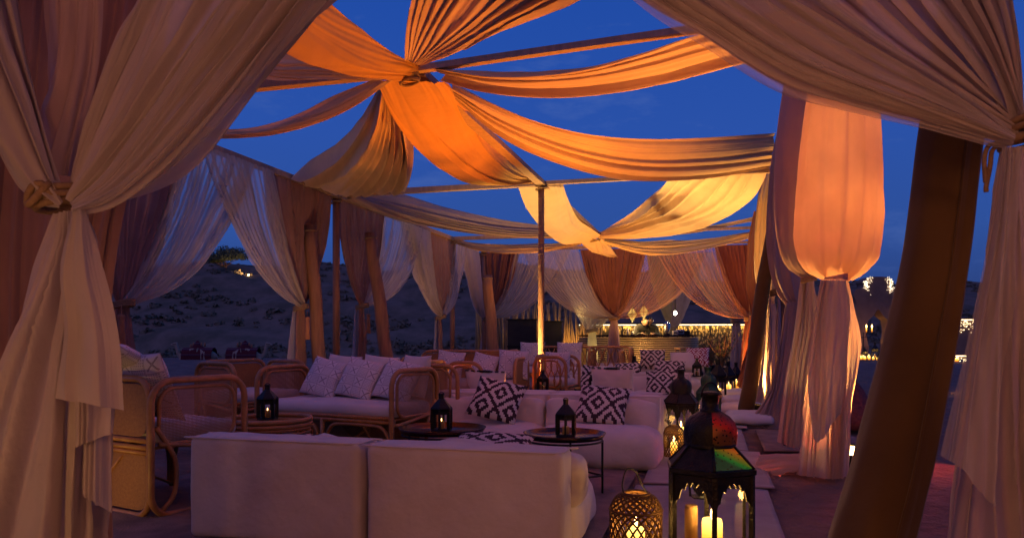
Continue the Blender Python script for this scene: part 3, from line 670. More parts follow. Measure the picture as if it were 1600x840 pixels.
curtain('curtain tied behind the left-leaning round pole, rose left half and sheer right', lt(566, 478), [
    ('opaque_panel', LC(on_left(529)), LC(on_left(602)), m_rose, 13, .055, 0), ('sheer_panel', LC(on_left(598)) + inl * lay, LC(on_left(660)) + inl * lay, m_voile, 12, .05, lay)],
    VD, inl, GL, .16, (.14, .48), [(m_rose, .40, 0), (m_voile_thick, .5, -.08)], np.array([.12, -.1, -.05]), 5)
curtain('curtain of sheer and rose cloth tied low, third from the far left corner', lt(688, 495), [
    ('sheer_panel', LC(on_left(622)) + inl * lay, LC(on_left(668)) + inl * lay, m_voile_thick, 12, .06, lay), ('opaque_panel', LC(on_left(664)), LC(on_left(711)), m_rose, 13, .06, 0), ('sheer_panel', LC(on_left(708)) + inl * lay, LC(on_left(728)) + inl * lay, m_voile, 9, .05, lay)],
    VD, inl, GL, .18, (.16, .62), [(m_rose, .45, 0), (m_voile_thick, .62, -.08)], None, 6)
# far-end curtains
E0 = LB(12.15, 0)
def EB(px, z=TH - .05):       # point of the end beam under image column px
    k = (px - 800) / F; s = (k * E0[1] - E0[0]) / (UD[0] - k * UD[1]); return E0 + UD * s + ZD * z
def et(px, py): q = EB(px, 0); q[2] = H + (HY - py) * q[1] / F; return q
GE = 'tied curtains across the far end'; inn = -VD
curtain('far left corner curtain, brown cloth between two sheers', et(762, 497), [
    ('sheer_panel', LC(on_left(722)), LC(on_left(747)), m_voile_thick, 9, .06, 0), ('opaque_panel', EB(748), EB(812), m_maroon, 8, .07, .0), ('sheer_panel', EB(806) + inn * .05, EB(893) + inn * .05, m_voile, 13, .06, .06)],
    UD, inn, GE, .2, (.18, .55), [(m_mauve, .55, 0)], None, 7, sag=.6)
curtain('maroon curtain with two sheers hanging in the middle of the far end', et(960, 497), [
    ('sheer_panel', EB(818) + inn * .08, EB(905) + inn * .08, m_voile, 14, .06, .12), ('opaque_panel', EB(906), EB(1010), m_maroon, 16, .07, 0), ('sheer_panel', EB(1008) + inn * .05, EB(1112) + inn * .05, m_peach, 15, .06, .06)],
    UD, inn, GE, .20, (.16, .4), [(m_maroon, .30, 0), (m_peach_thick, .42, .08)], None, 8, sag=.62)
curtain('bright orange corner curtain at the far right with a peach sheer', et(1172, 497), [
    ('sheer_panel', EB(1022) + inn * .12, EB(1120) + inn * .12, m_peach, 13, .06, .12), ('opaque_panel', EB(1116), EB(1177), m_rust, 9, .07, 0)],
    UD, inn, GE, .2, (.18, .5), [(m_rust, .5, 0)], None, 9, sag=.6)
# ------------------------------------------------------------ near entrance curtains
def pcloth(name, t, threads, mat, n, amp, seed, **k):
    return cloth(name, [PT(q) for q in threads], mat, t, n=n, amp=amp, seed=seed, **k)
def TY(pts, Y, dY=0):      # image points at one depth (dY drifts along the thread)
    return [(a, b, Y + dY * i / (len(pts) - 1)) for i, (a, b) in enumerate(pts)]
T1 = P(104, 314, 2.2)
t = thing('entrance_curtain', 'big pale entrance curtain knotted with rope at the left edge', 'curtain', (T1[0], T1[1], 0), 0, 'big curtains framing the entrance')
gat = lambda a0, a1, p=.7: (lambda v: a0 + (a1 - a0) * np.clip(v, 0, 1) ** p)
pcloth('right_swag', t, [TY([(112, 326), (175, 322), (240, 292), (318, 228), (405, 135), (530, 0), (700, -220), (900, -600)], 2.14, .1),
    TY([(112, 318), (155, 285), (212, 220), (290, 120), (392, 0), (500, -150), (610, -350), (740, -600)], 2.1, .1),
    TY([(108, 314), (140, 265), (185, 180), (245, 60), (300, -60), (380, -220), (450, -400), (540, -600)], 2.12, .1),
    TY([(104, 312), (122, 250), (152, 160), (190, 60), (222, -20), (260, -180), (290, -380), (330, -600)], 2.16, .1)], m_voile_thick, 9, gat(.012, .070), 51, nv=90, res=16, flow=.4, lump=.35, fine=.22)
pcloth('sheer_overlay', t, [TY([(114, 330), (180, 322), (248, 284), (330, 214), (412, 118), (520, -14), (690, -230), (890, -600)], 2.05, .1),
    TY([(113, 324), (172, 300), (236, 246), (312, 160), (392, 58), (470, -50), (600, -260), (780, -600)], 2.0, .1),
    TY([(112, 320), (164, 280), (218, 215), (286, 118), (360, 5), (430, -110), (530, -320), (670, -600)], 2.03, .1)], m_voile, 6, gat(.010, .06), 151, nv=80, res=16, flow=.4, fine=.25)
pcloth('centre_panel', t, [TY([(58, 268), (66, 180), (72, 60), (74, -100), (74, -600)], 2.26), TY([(90, 274), (98, 180), (105, 60), (108, -100), (112, -600)], 2.22), TY([(120, 276), (140, 180), (160, 60), (166, -100), (175, -600)], 2.26)], m_mauve, 3, .016, 52, lump=.7, res=14)
pcloth('left_swag', t, [TY([(92, 326), (50, 318), (4, 272), (-50, 160), (-130, -60), (-260, -600)], 2.14), TY([(96, 318), (62, 270), (28, 180), (-10, 50), (-60, -150), (-140, -600)], 2.1), TY([(100, 312), (82, 240), (55, 140), (28, 40), (0, -160), (-40, -600)], 2.16)], m_voile_thick, 4, gat(.010, .07), 53, nv=70, res=16, flow=.6)
pcloth('skirt', t, [TY([(84, 334), (64, 395), (34, 480), (4, 560), (-24, 680), (-40, 860), (-60, 1070)], 2.2), TY([(98, 330), (92, 395), (75, 480), (60, 560), (50, 680), (40, 860), (30, 1070)], 2.12), TY([(112, 330), (122, 395), (122, 480), (120, 560), (115, 680), (112, 860), (110, 1070)], 2.1), TY([(126, 334), (152, 390), (168, 470), (176, 560), (176, 680), (160, 860), (150, 1070)], 2.2)], m_voile_thick, 6, gat(.008, .055), 54, nv=80, res=14, flow=.5)
for k, (a, b, c_, d_, y1, y2, Yd) in enumerate(((104, 136, 91, 193, 622, 640, 2.02), (116, 132, 113, 175, 700, 676, 2.06), (126, 134, 128, 173, 772, 800, 2.09))):
    pcloth('front_flap', t, [TY([(a, 326), ((a * 2 + c_) / 3 - 2, 420), (c_ + 4, 520), (c_, y1)], Yd), TY([((a + b) / 2, 326), ((a + b) / 2 + 8, 420), ((c_ + d_) / 2, 520), ((c_ + d_) / 2, (y1 + y2) / 2)], Yd - .03), TY([(b, 328), (b + 20, 400), (d_ - 9, 520), (d_, y2)], Yd)], m_voile_thick, 2.6, .010, 55 + k, res=26, fine=.05, lump=.7, flow=.5)
mb = MB(); c = T1 - [T1[0], T1[1], 0]
for dz, r_ in ((-.02, .062), (.0, .066), (.022, .06)):
    a = np.linspace(0, 2 * math.pi, 24, endpoint=False)
    mb.tube(np.stack([.0 + r_ * np.cos(a), -.03 + r_ * np.sin(a), c[2] + dz + .012 * np.cos(a)], -1), .011, 7, closed=True)
k = np.linspace(0, 1, 26); mb.tube(np.stack([-.02 + .03 * np.cos(k * 12), -.10 + .012 * np.sin(k * 12), c[2] + .03 * np.sin(k * 15)], -1), .011, 7)
mb.build('tie_rope', m_rope, t, True)
t = thing('backing_curtain', 'dark terracotta curtain hanging straight behind the left entrance curtain', 'curtain', tuple(P(40, 0, 2.9) * [1, 1, 0]))
pcloth('panel', t, [TY([(-150 + i * 92, -420), (-150 + i * 84, 0), (-150 + i * 66, 420), (-150 + i * 66, 925)], 2.9) for i in range(6)], m_rose, 9, .035, 61, nv=50, res=14, flow=.3)
tr = P(1592, 210, 2.0)
t = thing('entrance_curtain', 'big pale entrance curtain sweeping to a rope tie at the upper right', 'curtain', (tr[0], tr[1], 0), 0, 'big curtains framing the entrance')
pcloth('left_swag', t, [TY([(1585, 222), (1535, 212), (1440, 188), (1320, 160), (1215, 128), (1100, 58), (985, -20), (780, -220), (440, -600)], 1.98, .2),
    TY([(1588, 214), (1540, 190), (1460, 150), (1360, 105), (1260, 50), (1160, -10), (1040, -90), (880, -280), (640, -600)], 1.94, .2),
    TY([(1592, 208), (1555, 160), (1500, 100), (1430, 30), (1350, -50), (1260, -140), (1160, -250), (1040, -400), (880, -600)], 1.97, .2),
    TY([(1596, 204), (1575, 140), (1545, 60), (1505, -20), (1460, -110), (1400, -220), (1330, -330), (1250, -460), (1150, -600)], 1.95, .2),
    TY([(1600, 202), (1598, 120), (1588, 30), (1572, -60), (1555, -150), (1530, -260), (1500, -370), (1470, -480), (1430, -600)], 1.98, .2)], m_voile_thick, 12, gat(.012, .075), 71, nv=96, res=14, flow=.4, lump=.35, fine=.22)
pcloth('sheer_overlay', t, [TY([(1583, 224), (1535, 214), (1442, 192), (1322, 166), (1218, 136), (1104, 66), (990, -10), (785, -210), (440, -600)], 1.9, .2),
    TY([(1585, 218), (1540, 198), (1452, 164), (1345, 124), (1240, 78), (1135, 14), (1015, -70), (830, -250), (560, -600)], 1.86, .2),
    TY([(1587, 212), (1548, 180), (1472, 130), (1378, 70), (1285, 5), (1190, -60), (1080, -160), (930, -330), (720, -600)], 1.89, .2)], m_voile, 6, gat(.010, .06), 171, nv=90, res=16, flow=.4, fine=.25)
pcloth('right_swag', t, [TY([(1604, 204), (1620, 100), (1625, 0), (1640, -600)], 1.9), TY([(1610, 208), (1660, 100), (1720, -60), (1800, -600)], 1.9), TY([(1616, 216), (1690, 190), (1800, 60), (2000, -600)], 1.9)], m_voile_thick, 6, gat(.01, .04), 72, res=12)
pcloth('skirt', t, [TY([(1562, 240), (1548, 320), (1534, 430), (1512, 560), (1490, 700), (1476, 850), (1466, 1125)], 2.0), TY([(1578, 230), (1572, 320), (1566, 430), (1556, 560), (1545, 700), (1535, 850), (1530, 1125)], 1.93), TY([(1600, 228), (1604, 320), (1608, 430), (1612, 560), (1616, 700), (1620, 850), (1622, 1125)], 1.9), TY([(1616, 232), (1640, 320), (1665, 430), (1685, 560), (1700, 700), (1710, 850), (1715, 1125)], 1.95)], m_voile_thick, 7, gat(.010, .045), 73, nv=80, res=14, flow=.45)
pcloth('front_flap', t, [TY([(1568, 232), (1545, 360), (1512, 520), (1472, 712)], 1.9), TY([(1585, 230), (1572, 360), (1545, 520), (1512, 740)], 1.87), TY([(1600, 228), (1592, 360), (1575, 520), (1560, 800)], 1.9)], m_voile, 3, .014, 74, res=16, flow=.5)
mb = MB(); z = tr[2]
for dz, r_ in ((-.025, .058), (.0, .062), (.022, .056)):
    a = np.linspace(0, 2 * math.pi, 24, endpoint=False); mb.tube(np.stack([r_ * np.cos(a), -.03 + r_ * np.sin(a), z + dz + .015 * np.cos(a + 1)], -1), .010, 7, closed=True)
q = [P(x, y, 1.93) - [tr[0], tr[1], 0] for x, y in ((1566, 224), (1545, 228), (1538, 250), (1540, 285))]; mb.tube(crs(q, 16), .006, 6)
q = [P(x, y, 1.93) - [tr[0], tr[1], 0] for x, y in ((1562, 226), (1550, 236), (1547, 260), (1541, 290), (1541, 300))]; mb.tube(crs(q, 16), .006, 6)
mb.build('tie_rope', m_rope, t, True)

# ------------------------------------------------------------ right side: ballooned curtains
def balloon(label, cx_, cy_, prof, mat, n, amp, seed, grp, depth=.8, nth=20):
    """prof: (image row, left x, right x) of a cloth that bellies out round its post; closed all round"""
    Y0 = cy_; base = P(cx_, 0, Y0) * [1, 1, 0]
    t = thing('ballooned_curtain', label, 'curtain', tuple(base), 0, grp)
    th = []
    for i in range(nth + 1):
        a = 2 * math.pi * i / nth + math.pi / 2; pts = []
        for (y, xl, xr) in prof:
            l = P(xl, y, Y0); r = P(xr, y, Y0); c = (l + r) / 2; rx = (r[0] - l[0]) / 2
            pts.append(c + np.array([rx * math.cos(a), rx * depth * math.sin(a), 0]))
        th.append(pts)
    cloth('balloon', th, mat, t, n=n, amp=amp, seed=seed, nv=70, res=9, flow=.35, fine=.2)
    return t
GR = 'ballooned curtains on the right side'
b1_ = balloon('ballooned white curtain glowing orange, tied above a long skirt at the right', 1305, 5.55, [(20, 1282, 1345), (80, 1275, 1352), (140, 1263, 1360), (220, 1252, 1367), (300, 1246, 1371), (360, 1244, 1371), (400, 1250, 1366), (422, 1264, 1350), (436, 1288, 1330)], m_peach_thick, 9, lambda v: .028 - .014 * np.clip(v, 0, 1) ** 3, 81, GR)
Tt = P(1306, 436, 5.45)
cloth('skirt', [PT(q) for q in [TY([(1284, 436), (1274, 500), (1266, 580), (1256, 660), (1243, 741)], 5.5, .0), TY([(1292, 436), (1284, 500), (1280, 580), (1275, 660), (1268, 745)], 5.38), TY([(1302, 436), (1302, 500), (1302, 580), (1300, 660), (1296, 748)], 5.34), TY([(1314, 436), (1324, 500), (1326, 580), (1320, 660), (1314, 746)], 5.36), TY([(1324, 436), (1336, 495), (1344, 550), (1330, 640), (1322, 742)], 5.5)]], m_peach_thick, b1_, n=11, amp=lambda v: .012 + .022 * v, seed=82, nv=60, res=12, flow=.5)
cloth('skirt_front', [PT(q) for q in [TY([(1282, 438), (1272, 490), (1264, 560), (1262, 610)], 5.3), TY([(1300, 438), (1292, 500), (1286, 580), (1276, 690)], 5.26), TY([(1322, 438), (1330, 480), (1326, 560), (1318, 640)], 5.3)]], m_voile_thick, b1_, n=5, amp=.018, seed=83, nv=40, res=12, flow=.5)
cloth('train', [[np.array([2.05, 6.05, .06]), np.array([2.3, 5.95, .08]), np.array([2.5, 5.75, .1])], [np.array([1.92, 5.8, .05]), np.array([2.2, 5.72, .1]), np.array([2.45, 5.6, .12])], [np.array([1.98, 5.62, .01]), np.array([2.2, 5.5, .04]), np.array([2.42, 5.42, .05])]], m_peach_thick, b1_, n=5, amp=.03, seed=84, res=12)
tie(b1_, Tt, .075, m_peach_thick)
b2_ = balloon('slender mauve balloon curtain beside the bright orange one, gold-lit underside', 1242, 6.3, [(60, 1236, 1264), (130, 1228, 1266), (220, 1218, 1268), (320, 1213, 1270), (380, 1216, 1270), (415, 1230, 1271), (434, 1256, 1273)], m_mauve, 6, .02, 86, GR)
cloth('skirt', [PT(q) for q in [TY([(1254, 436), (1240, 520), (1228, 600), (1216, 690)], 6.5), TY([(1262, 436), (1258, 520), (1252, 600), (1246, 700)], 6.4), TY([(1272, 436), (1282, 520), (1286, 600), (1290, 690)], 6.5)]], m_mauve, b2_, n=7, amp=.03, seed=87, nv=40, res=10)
tie(b2_, P(1264, 436, 6.3), .06)
def on_right(px): k = (px - 800) / F; return (k * 5.13 - 2.31) / (.2604 - k * .9655)
def rt(t_, z): return RB(t_, z)
GQ = 'tied curtains along the right side'; inr = -UD
curtain('grey-mauve curtain by the right eave corner post with a trailing hem', rt(4.45, 1.62) + inr * .05, [
    ('opaque_panel', RB(3.5), RB(4.6), m_mauve, 9, .05, 0), ('sheer_panel', RB(4.6) + inr * .06, RB(6.1) + inr * .06, m_voile_thick, 10, .05, .05)], VD, inr, GQ, .18, (.2, .9), [(m_mauve, .7, 0), (m_mauve, .95, .12)], None, 20, shift=(-.05, -.1))
curtain('olive-gold curtain lit at its hem, behind the leaning wrapped pole', rt(6.9, 1.55) + inr * .05, [
    ('sheer_panel', RB(5.7) + inr * .06, RB(6.9) + inr * .06, m_cream, 9, .05, .05), ('opaque_panel', RB(6.9), RB(8.0), m_rose, 9, .05, 0)], VD, inr, GQ, .18, (.2, .8), [(m_cream, .7, 0)], None, 21)
curtain('peach curtain tied near the far right corner, glowing from below', rt(9.3, 1.5) + inr * .05, [
    ('sheer_panel', RB(8.2) + inr * .06, RB(9.4) + inr * .06, m_peach_thick, 9, .05, .05), ('opaque_panel', RB(9.4), RB(10.4), m_rose, 8, .05, 0)], VD, inr, GQ, .18, (.2, .8), [(m_rust, .7, 0)], None, 22)
# three more cloths bellied out round the posts farther down the right side
def balloon_skirt(label, prof, Y, mat, seed, sk, mat2, n=6, sn=8):
    t = balloon(label, (prof[-1][1] + prof[-1][2]) / 2, Y, prof, mat, n, .03, seed, GR)
    cloth('skirt', [PT([(x, y, Y + dy) for x, y in th]) for th, dy in zip(sk, (0, -.12, -.16, -.1, 0))], mat2, t, n=sn, amp=lambda v: .02 + .04 * v, seed=seed + 1, nv=44, res=9, flow=.5)
    e = prof[-1]; tie(t, P((e[1] + e[2]) / 2, e[0], Y), (e[2] - e[1]) / 2 * Y / F * 1.05, mat2); return t
balloon_skirt('grey-mauve cloth bellied round the right corner post, with a long hem trailing over the path', [(180, 1222, 1244), (260, 1208, 1248), (350, 1202, 1252), (420, 1206, 1254), (455, 1218, 1252), (474, 1232, 1250)], 8.7, m_mauve, 101,
    [[(1230, 474), (1218, 540), (1202, 610), (1168, 655), (1140, 658)], [(1235, 474), (1226, 540), (1214, 610), (1196, 664), (1172, 668)], [(1241, 474), (1238, 540), (1232, 610), (1224, 668), (1222, 672)], [(1246, 474), (1250, 540), (1248, 610), (1246, 664), (1246, 668)], [(1250, 474), (1260, 540), (1262, 610), (1262, 655), (1264, 658)]], m_mauve, 8, 11)
balloon_skirt('olive-gold cloth bellied round the second right post, brightly lit at its foot', [(270, 1196, 1212), (330, 1184, 1214), (400, 1180, 1216), (450, 1186, 1214), (478, 1196, 1210)], 10.6, m_cream, 103,
    [[(1196, 478), (1186, 530), (1176, 580), (1164, 618), (1158, 634)], [(1199, 478), (1194, 530), (1186, 580), (1178, 622), (1174, 638)], [(1203, 478), (1202, 530), (1198, 580), (1194, 624), (1192, 638)], [(1207, 478), (1210, 530), (1210, 580), (1210, 620), (1210, 634)], [(1210, 478), (1220, 530), (1222, 580), (1224, 618), (1226, 630)]], m_peach_thick, 6, 9)
balloon_skirt('small rust cloth gathered round the third right post', [(330, 1180, 1192), (380, 1170, 1194), (440, 1166, 1194), (480, 1172, 1190), (498, 1178, 1188)], 13.2, m_rust, 105,
    [[(1178, 498), (1170, 530), (1162, 560), (1154, 590), (1150, 602)], [(1180, 498), (1175, 530), (1170, 560), (1164, 592), (1160, 606)], [(1183, 498), (1182, 530), (1180, 560), (1178, 596), (1176, 608)], [(1186, 498), (1190, 530), (1190, 560), (1190, 594), (1190, 604)], [(1188, 498), (1196, 530), (1198, 560), (1200, 590), (1200, 600)]], m_rust, 6, 8)
# ------------------------------------------------------------ lamps at the tent posts
GU = 'floor uplights'
OR = (1, .26, .014)
uplight(tuple(CB(3.7, 0) + UD * .1), tuple(CB(.9, 3.1)), 470, OR, 'floor uplight before the centre pole, facing the first hub', 92)
uplight((.30, 8.3, 0), (-.45, 6.2, 3.2), 560, OR, 'floor uplight hidden between the sofa rows', 92)
uplight((1.22, 4.75, 0), (.25, 5.5, 3.0), 190, OR, 'floor uplight on the path beside the second-row sofa', 100)
uplight((-.25, 9.9, 0), (.85, 11.1, 3.1), 700, (1, .60, .19), 'floor uplight right of the centre pole, facing the second hub', 84)
uplight((2.0, 7.9, 0), (1.5, 6.9, 3.1), 560, (1, .33, .03), 'floor uplight between the two rear domed lanterns', 92)
uplight((.54, 10.50, 0), tuple(CB(4.58, 3.2) + UD * .06), 15, (1, .56, .17), 'small floor uplight grazing the rope-wound pole', 40, rad=.04)
uplight((1.45, 14.85, 0), tuple(CB(9.9, 3.0)), 620, (1, .40, .06), 'floor uplight under the second hub', 130)
uplight((3.05, 11.0, 0), (2.5, 12.0, 3.0), 700, (1, .60, .19), 'floor uplight by the path under the gold drape', 110)
uplight(tuple(P(1331, 733, 5.75)[:2]) + (0,), (2.45, 5.2, 1.5), 200, (1, .40, .08), 'can spotlight on the sand right of the peach skirt', 80, rad=.095)
def inner_lamp(loc, e, c, label):  # added lamp inside a curtain, so that the cloth glows from within
    t = thing('hidden_fill_lamp', label, 'lantern', loc, 0, 'fill lamps added inside curtains'); mb = MB(); mb.lathe([(.03, -.10), (.06, -.06), (.06, .06), (.03, .10)], 12); mb.build('globe', emit('inner_fill_glow', (1, .4, .1), 2), t, True)
    mb = MB(); mb.tube([(0, 0, .1), (0, 0, 3.2 - loc[2])], .006, 5); mb.build('cord', m_rope, t); light('inner_fill_light', 'POINT', loc, e, c, t, .16)
inner_lamp(tuple(P(1322, 330, 5.6)), 8.5, (1, .34, .045), 'small fill lamp added inside the bright orange balloon curtain, seen only as its glow')
inner_lamp(tuple(P(1318, 200, 5.6)), 4.5, (1, .34, .05), 'second added fill lamp higher inside the bright orange balloon curtain')
uplight((2.62, 5.95, 0), (2.50, 5.5, .9), 70, (1, .55, .15), 'small uplight hidden behind the long peach skirt', 110)
uplight((2.64, 6.95, 0), (2.42, 6.35, 2.2), 60, (1, .62, .2), 'uplight at the foot of the slender mauve balloon curtain', 80)
uplight(tuple(P(1182, 640, 9.5)[:2]) + (0,), tuple(P(1205, 400, 9.35)), 620, (1, .50, .12), 'uplight throwing gold up the wrapped leaning pole', 90)
uplight(tuple(RB(9.4, 0) + inr * .35), tuple(RB(10.5, 2.6)), 220, (1, .36, .07), 'uplight by the far right corner curtains', 110)
uplight(tuple(EB(1110, 0) + VD * -.45), tuple(EB(1125, 2.4)), 240, (1, .36, .07), 'uplight under the orange corner curtain', 120)
uplight(tuple(EB(1015, 0) + VD * .5), tuple(EB(1040, 2.0)), 160, (1, .58, .2), 'uplight behind the peach sheer in the middle of the far end', 120)
# unseen lamps, added as warm fill behind and beside the camera
def pendant(loc, e, label):
    t = thing('fill_lantern', label, 'lantern', loc, 0, 'added fill lamps around the viewer'); mb = MB()
    mb.lathe([(.10, -.2), (.2, -.1), (.22, .05), (.12, .2), (.03, .24)], 16); mb.build('shade', emit('fill_shade_glow', (1, .45, .25), 2.0), t, True)
    mb = MB(); mb.tube([(0, 0, .24), (0, 0, 3.5 - loc[2])], .01, 6); mb.build('cord', m_rope, t); light('fill_light', 'POINT', (loc[0], loc[1], loc[2] - .35), e, (1, .41, .23), t, .12)
pendant((-.9, -1.6, 1.75), 34, 'added warm fill lamp behind the viewer, left')
pendant((1.5, -1.3, 1.75), 25, 'added warm fill lamp behind the viewer, right')
uplight((-1.75, 1.3, 0), (-1.4, 2.2, 1.4), 4, (1, .50, .08), 'small uplight before the left entrance curtain', 90)
uplight((3.42, 6.7, 0), (2.6, 4.6, .1), 80, (1, .10, .06), 'red-gelled uplight on the sand behind the massive near pole', 150)
pendant((-1.75, .55, 1.25), 15, 'added fill lamp hanging low at the left of the viewer')
pendant((.35, .35, .75 + 1.6), 20, 'added fill lamp hanging high right over the viewer')
pendant((2.3, .45, 1.0), 11, 'added fill lamp hanging low at the right of the viewer')
uplight((-2.6, 3.55, 0), (-2.5, 4.6, .32), 6, (1, .52, .08), 'little uplight behind the rattan sofa by the left entrance curtain', 85)
uplight((-2.3, 8.4, 0), (-2.9, 9.2, 2.4), 75, (1, .50, .22), 'added dim fill uplight by the left eave curtains', 130)  # added fill, warms the left curtains
uplight((-.75, 13.2, 0), (-1.2, 13.8, 2.4), 95, (1, .50, .22), 'added dim fill uplight by the farther left eave curtains', 140)  # added fill for the curtains farther back on the left
# unseen roof cloth and curtains added behind the viewer to block blue sky light
rb = thing('sky_block_canopy', 'unseen cloth ceiling added behind the viewer to block sky light', 'canopy', (0, -1.5, 3.6))
cloth('cloth', [[(-4.5 + 1.8 * i, y, 3.55 - .25 * math.sin((y + 5) / 6.2 * math.pi) + .04 * (i % 2)) for y in (-5, -3.5, -2, -.5, 1.2)] for i in range(6)], m_rose, rb, n=14, amp=.05, seed=91, res=6)
for i, (q0, q1) in enumerate((((-4.6, -4.8), (4.6, -4.8)), ((-4.6, -4.8), (-4.4, 1.0)), ((4.6, -4.8), (4.4, 1.0)))):
    bt = thing('sky_block_curtain', ['unseen back curtain wall added to block sky light', 'unseen left curtain wall added to block sky light', 'unseen right curtain wall added to block sky light'][i], 'curtain', (q0[0], q0[1], 0), 0, 'curtain walls added behind the viewer to block sky light')
    cloth('panel', [[(q0[0] + (q1[0] - q0[0]) * k / 5, q0[1] + (q1[1] - q0[1]) * k / 5, z) for z in (3.5, 2.3, 1.2, .02)] for k in range(6)], m_rose, bt, n=24, amp=.05, seed=92 + i, res=6)
# ------------------------------------------------------------ furniture
def rrect(w_, h_, r, n=5, x0=0., z0=0.):      # rounded rectangle outline, counter-clockwise from lower left
    pts = []
    for cx_, cz, a0 in ((w_ - r, r, -90), (w_ - r, h_ - r, 0), (r, h_ - r, 90), (r, r, 180)):
        for i in range(n + 1):
            a = R(a0 + 90 * i / n); pts.append((x0 + cx_ + r * math.cos(a), z0 + cz + r * math.sin(a)))
    return pts
def rattan(name, label, loc, rz, W, D=.66, Hh=.78, group=None, back_cane=True, lattice=False, open_bottom=True, cat='sofa', detail=True, hb=.80):
    """rattan sofa or chair; local: width x, faces -y, floor at 0"""
    t = thing(name, label, cat, loc, rz, group); r = .021
    for s in (-1, 1):
        x = s * W / 2; mb = MB()
        o = rrect(D, Hh, .13, 6, -D / 2, 0.)
        mb.tube([(x, y, z) for y, z in o], r, 8, closed=True)
        # inner loop: panel edge and the S-bend that runs down to the floor
        p = rrect(D - .13, .33, .10, 5, -D / 2 + .075, .415)
        mb.tube([(x - s * .004, y, z) for y, z in p], r * .62, 7, closed=True)
        q = crs([(x, D / 2 - .03, .52), (x, D / 2 - .10, .42), (x, D / 2 - .16, .30), (x, D / 2 - .15, .12), (x, D / 2 - .06, .022)], 16); mb.tube(q, r * .7, 7)
        q = crs([(x, -D / 2 + .03, .40), (x, -D / 2 + .08, .36), (x, D / 2 - .05, .42)], 10); mb.tube(q, r * .7, 7)
        mb.build('arm_frame', m_rattan, t, True)
        mb = MB()
        if lattice:
            for k in range(9):
                y0 = -D / 2 + .05 + k * (D - .1) / 8; zz = np.linspace(.06, Hh - .04, 12)
                mb.tube([(x, y0 + .03 * math.sin(z * 16 + k * math.pi), z) for z in zz], .008, 5)
            mb.build('lattice_panel', m_rattan, t, True)
        else:
            poly = rrect(D - .14, .32, .10, 5, -D / 2 + .08, .42)
            n = len(poly); mb.add([(x, y, z) for y, z in poly], [tuple(range(n))]); mb.build('cane_panel', m_cane if detail else m_cane_far, t)
    # back
    mb = MB(); o = rrect(W - .05, hb, .12, 6, -W / 2 + .025, 0.); yb = D / 2 - .01
    mb.tube([(x, yb, z) for x, z in o], r * .95, 8, closed=True)
    for z in (.40, .44): mb.tube([(-W / 2 + .04, yb, z), (W / 2 - .04, yb, z)], r * .8, 7)
    mb.build('back_frame', m_rattan, t, True)
    if lattice:
        mb = MB(); nn = int(W / .075)
        for k in range(nn):
            x0 = -W / 2 + .05 + k * (W - .1) / (nn - 1); zz = np.linspace(.06, hb - .03, 12)
            mb.tube([(x0 + .03 * math.sin(z * 16 + k * math.pi), yb, z) for z in zz], .009, 5)
        mb.build('lattice_back', m_rattan, t, True)
    else:
        for z0_, hh in ((.46, hb - .49), (.03, .36)):
            poly = rrect(W - .10, hh, .09, 4, -W / 2 + .05, z0_); n = len(poly); mb = MB(); mb.add([(x, yb, z) for x, z in poly], [tuple(range(n))]); mb.build('back_cane', m_cane_far, t)
    # seat rails
    mb = MB(); yf = -D / 2 + .02
    for z in (.385, .415): mb.tube([(-W / 2, yf, z), (W / 2, yf, z)], r * .75, 7)
    mb.tube([(-W / 2, yb, .37), (W / 2, yb, .37)], r * .7, 7)
    nl = max(3, int(W / .22))
    for k in range(nl): x = -W / 2 + .05 + k * (W - .1) / (nl - 1); mb.tube([(x, yf, .395), (x, yb, .395)], r * .5, 6)
    mb.build('seat_frame', m_rattan, t, True)
    mb = MB(); half = W / 2
    spans = ((-half, 0), (0, half)) if W > 1 else ((-half, half),)
    for a, b in spans:
        q = crs([(a + .03, yf, .02), (a + .035, yf, .22), (a + .10, yf, .335), (a + .22, yf, .355), (b - .22, yf, .355), (b - .10, yf, .335), (b - .035, yf, .22), (b - .03, yf, .02)], 26); mb.tube(q, r * .7, 7)
    mb.build('front_arch', m_rattan, t, True)
    if W > 1:
        for yy in (yf, yb):
            mb = MB(); mb.tube([(0, yy, 0), (0, yy, .39)], r * .9, 8); mb.build('leg', m_rattan, t, True)
        mb = MB(); mb.tube([(-.02, yf, .02), (.16, yb, .36)], r * .5, 6); mb.tube([(.1, yb, .02), (W * .3, yf, .34)], r * .5, 6); mb.tube([(-W * .3, yb, .34), (-.1, yb, .05)], r * .5, 6); mb.build('brace', m_rattan, t, True)
    o = link('seat_cushion', soft_box(W - .07, D - .06, .105, .045, .012, 5, 14), m_seat, t, (0, -.005, .41))
    return t
def put(local, t):     # world position of a point given in a thing's frame
    a = t.rotation_euler[2]; x, y, z = local; c, s = math.cos(a), math.sin(a)
    return (t.location[0] + c * x - s * y, t.location[1] + s * x + c * y, t.location[2] + z)
_pil = {}
def pillow(label, loc, rz, tilt, mat, w_=.44, h_=.44, th=.15, seed=1, group='scatter cushions', roll=0., name='scatter_cushion'):
    key = (mat.name, w_, h_, th, seed)
    if key not in _pil: _pil[key] = pillow_mesh(w_, h_, th, seed); _pil[key].materials.append(mat)
    o = link(name, _pil[key]); o.location = loc
    o.matrix_world = Matrix.Translation(loc) @ Matrix.Rotation(rz, 4, 'Z') @ Matrix.Rotation(tilt, 4, 'X') @ Matrix.Rotation(roll, 4, 'Y')
    return tag(o, label, 'cushion', group)
GP = 'stitched pale cushions on the rattan seats'; GK = 'black and white patterned cushions'
GRS = 'rattan seats along the left side'
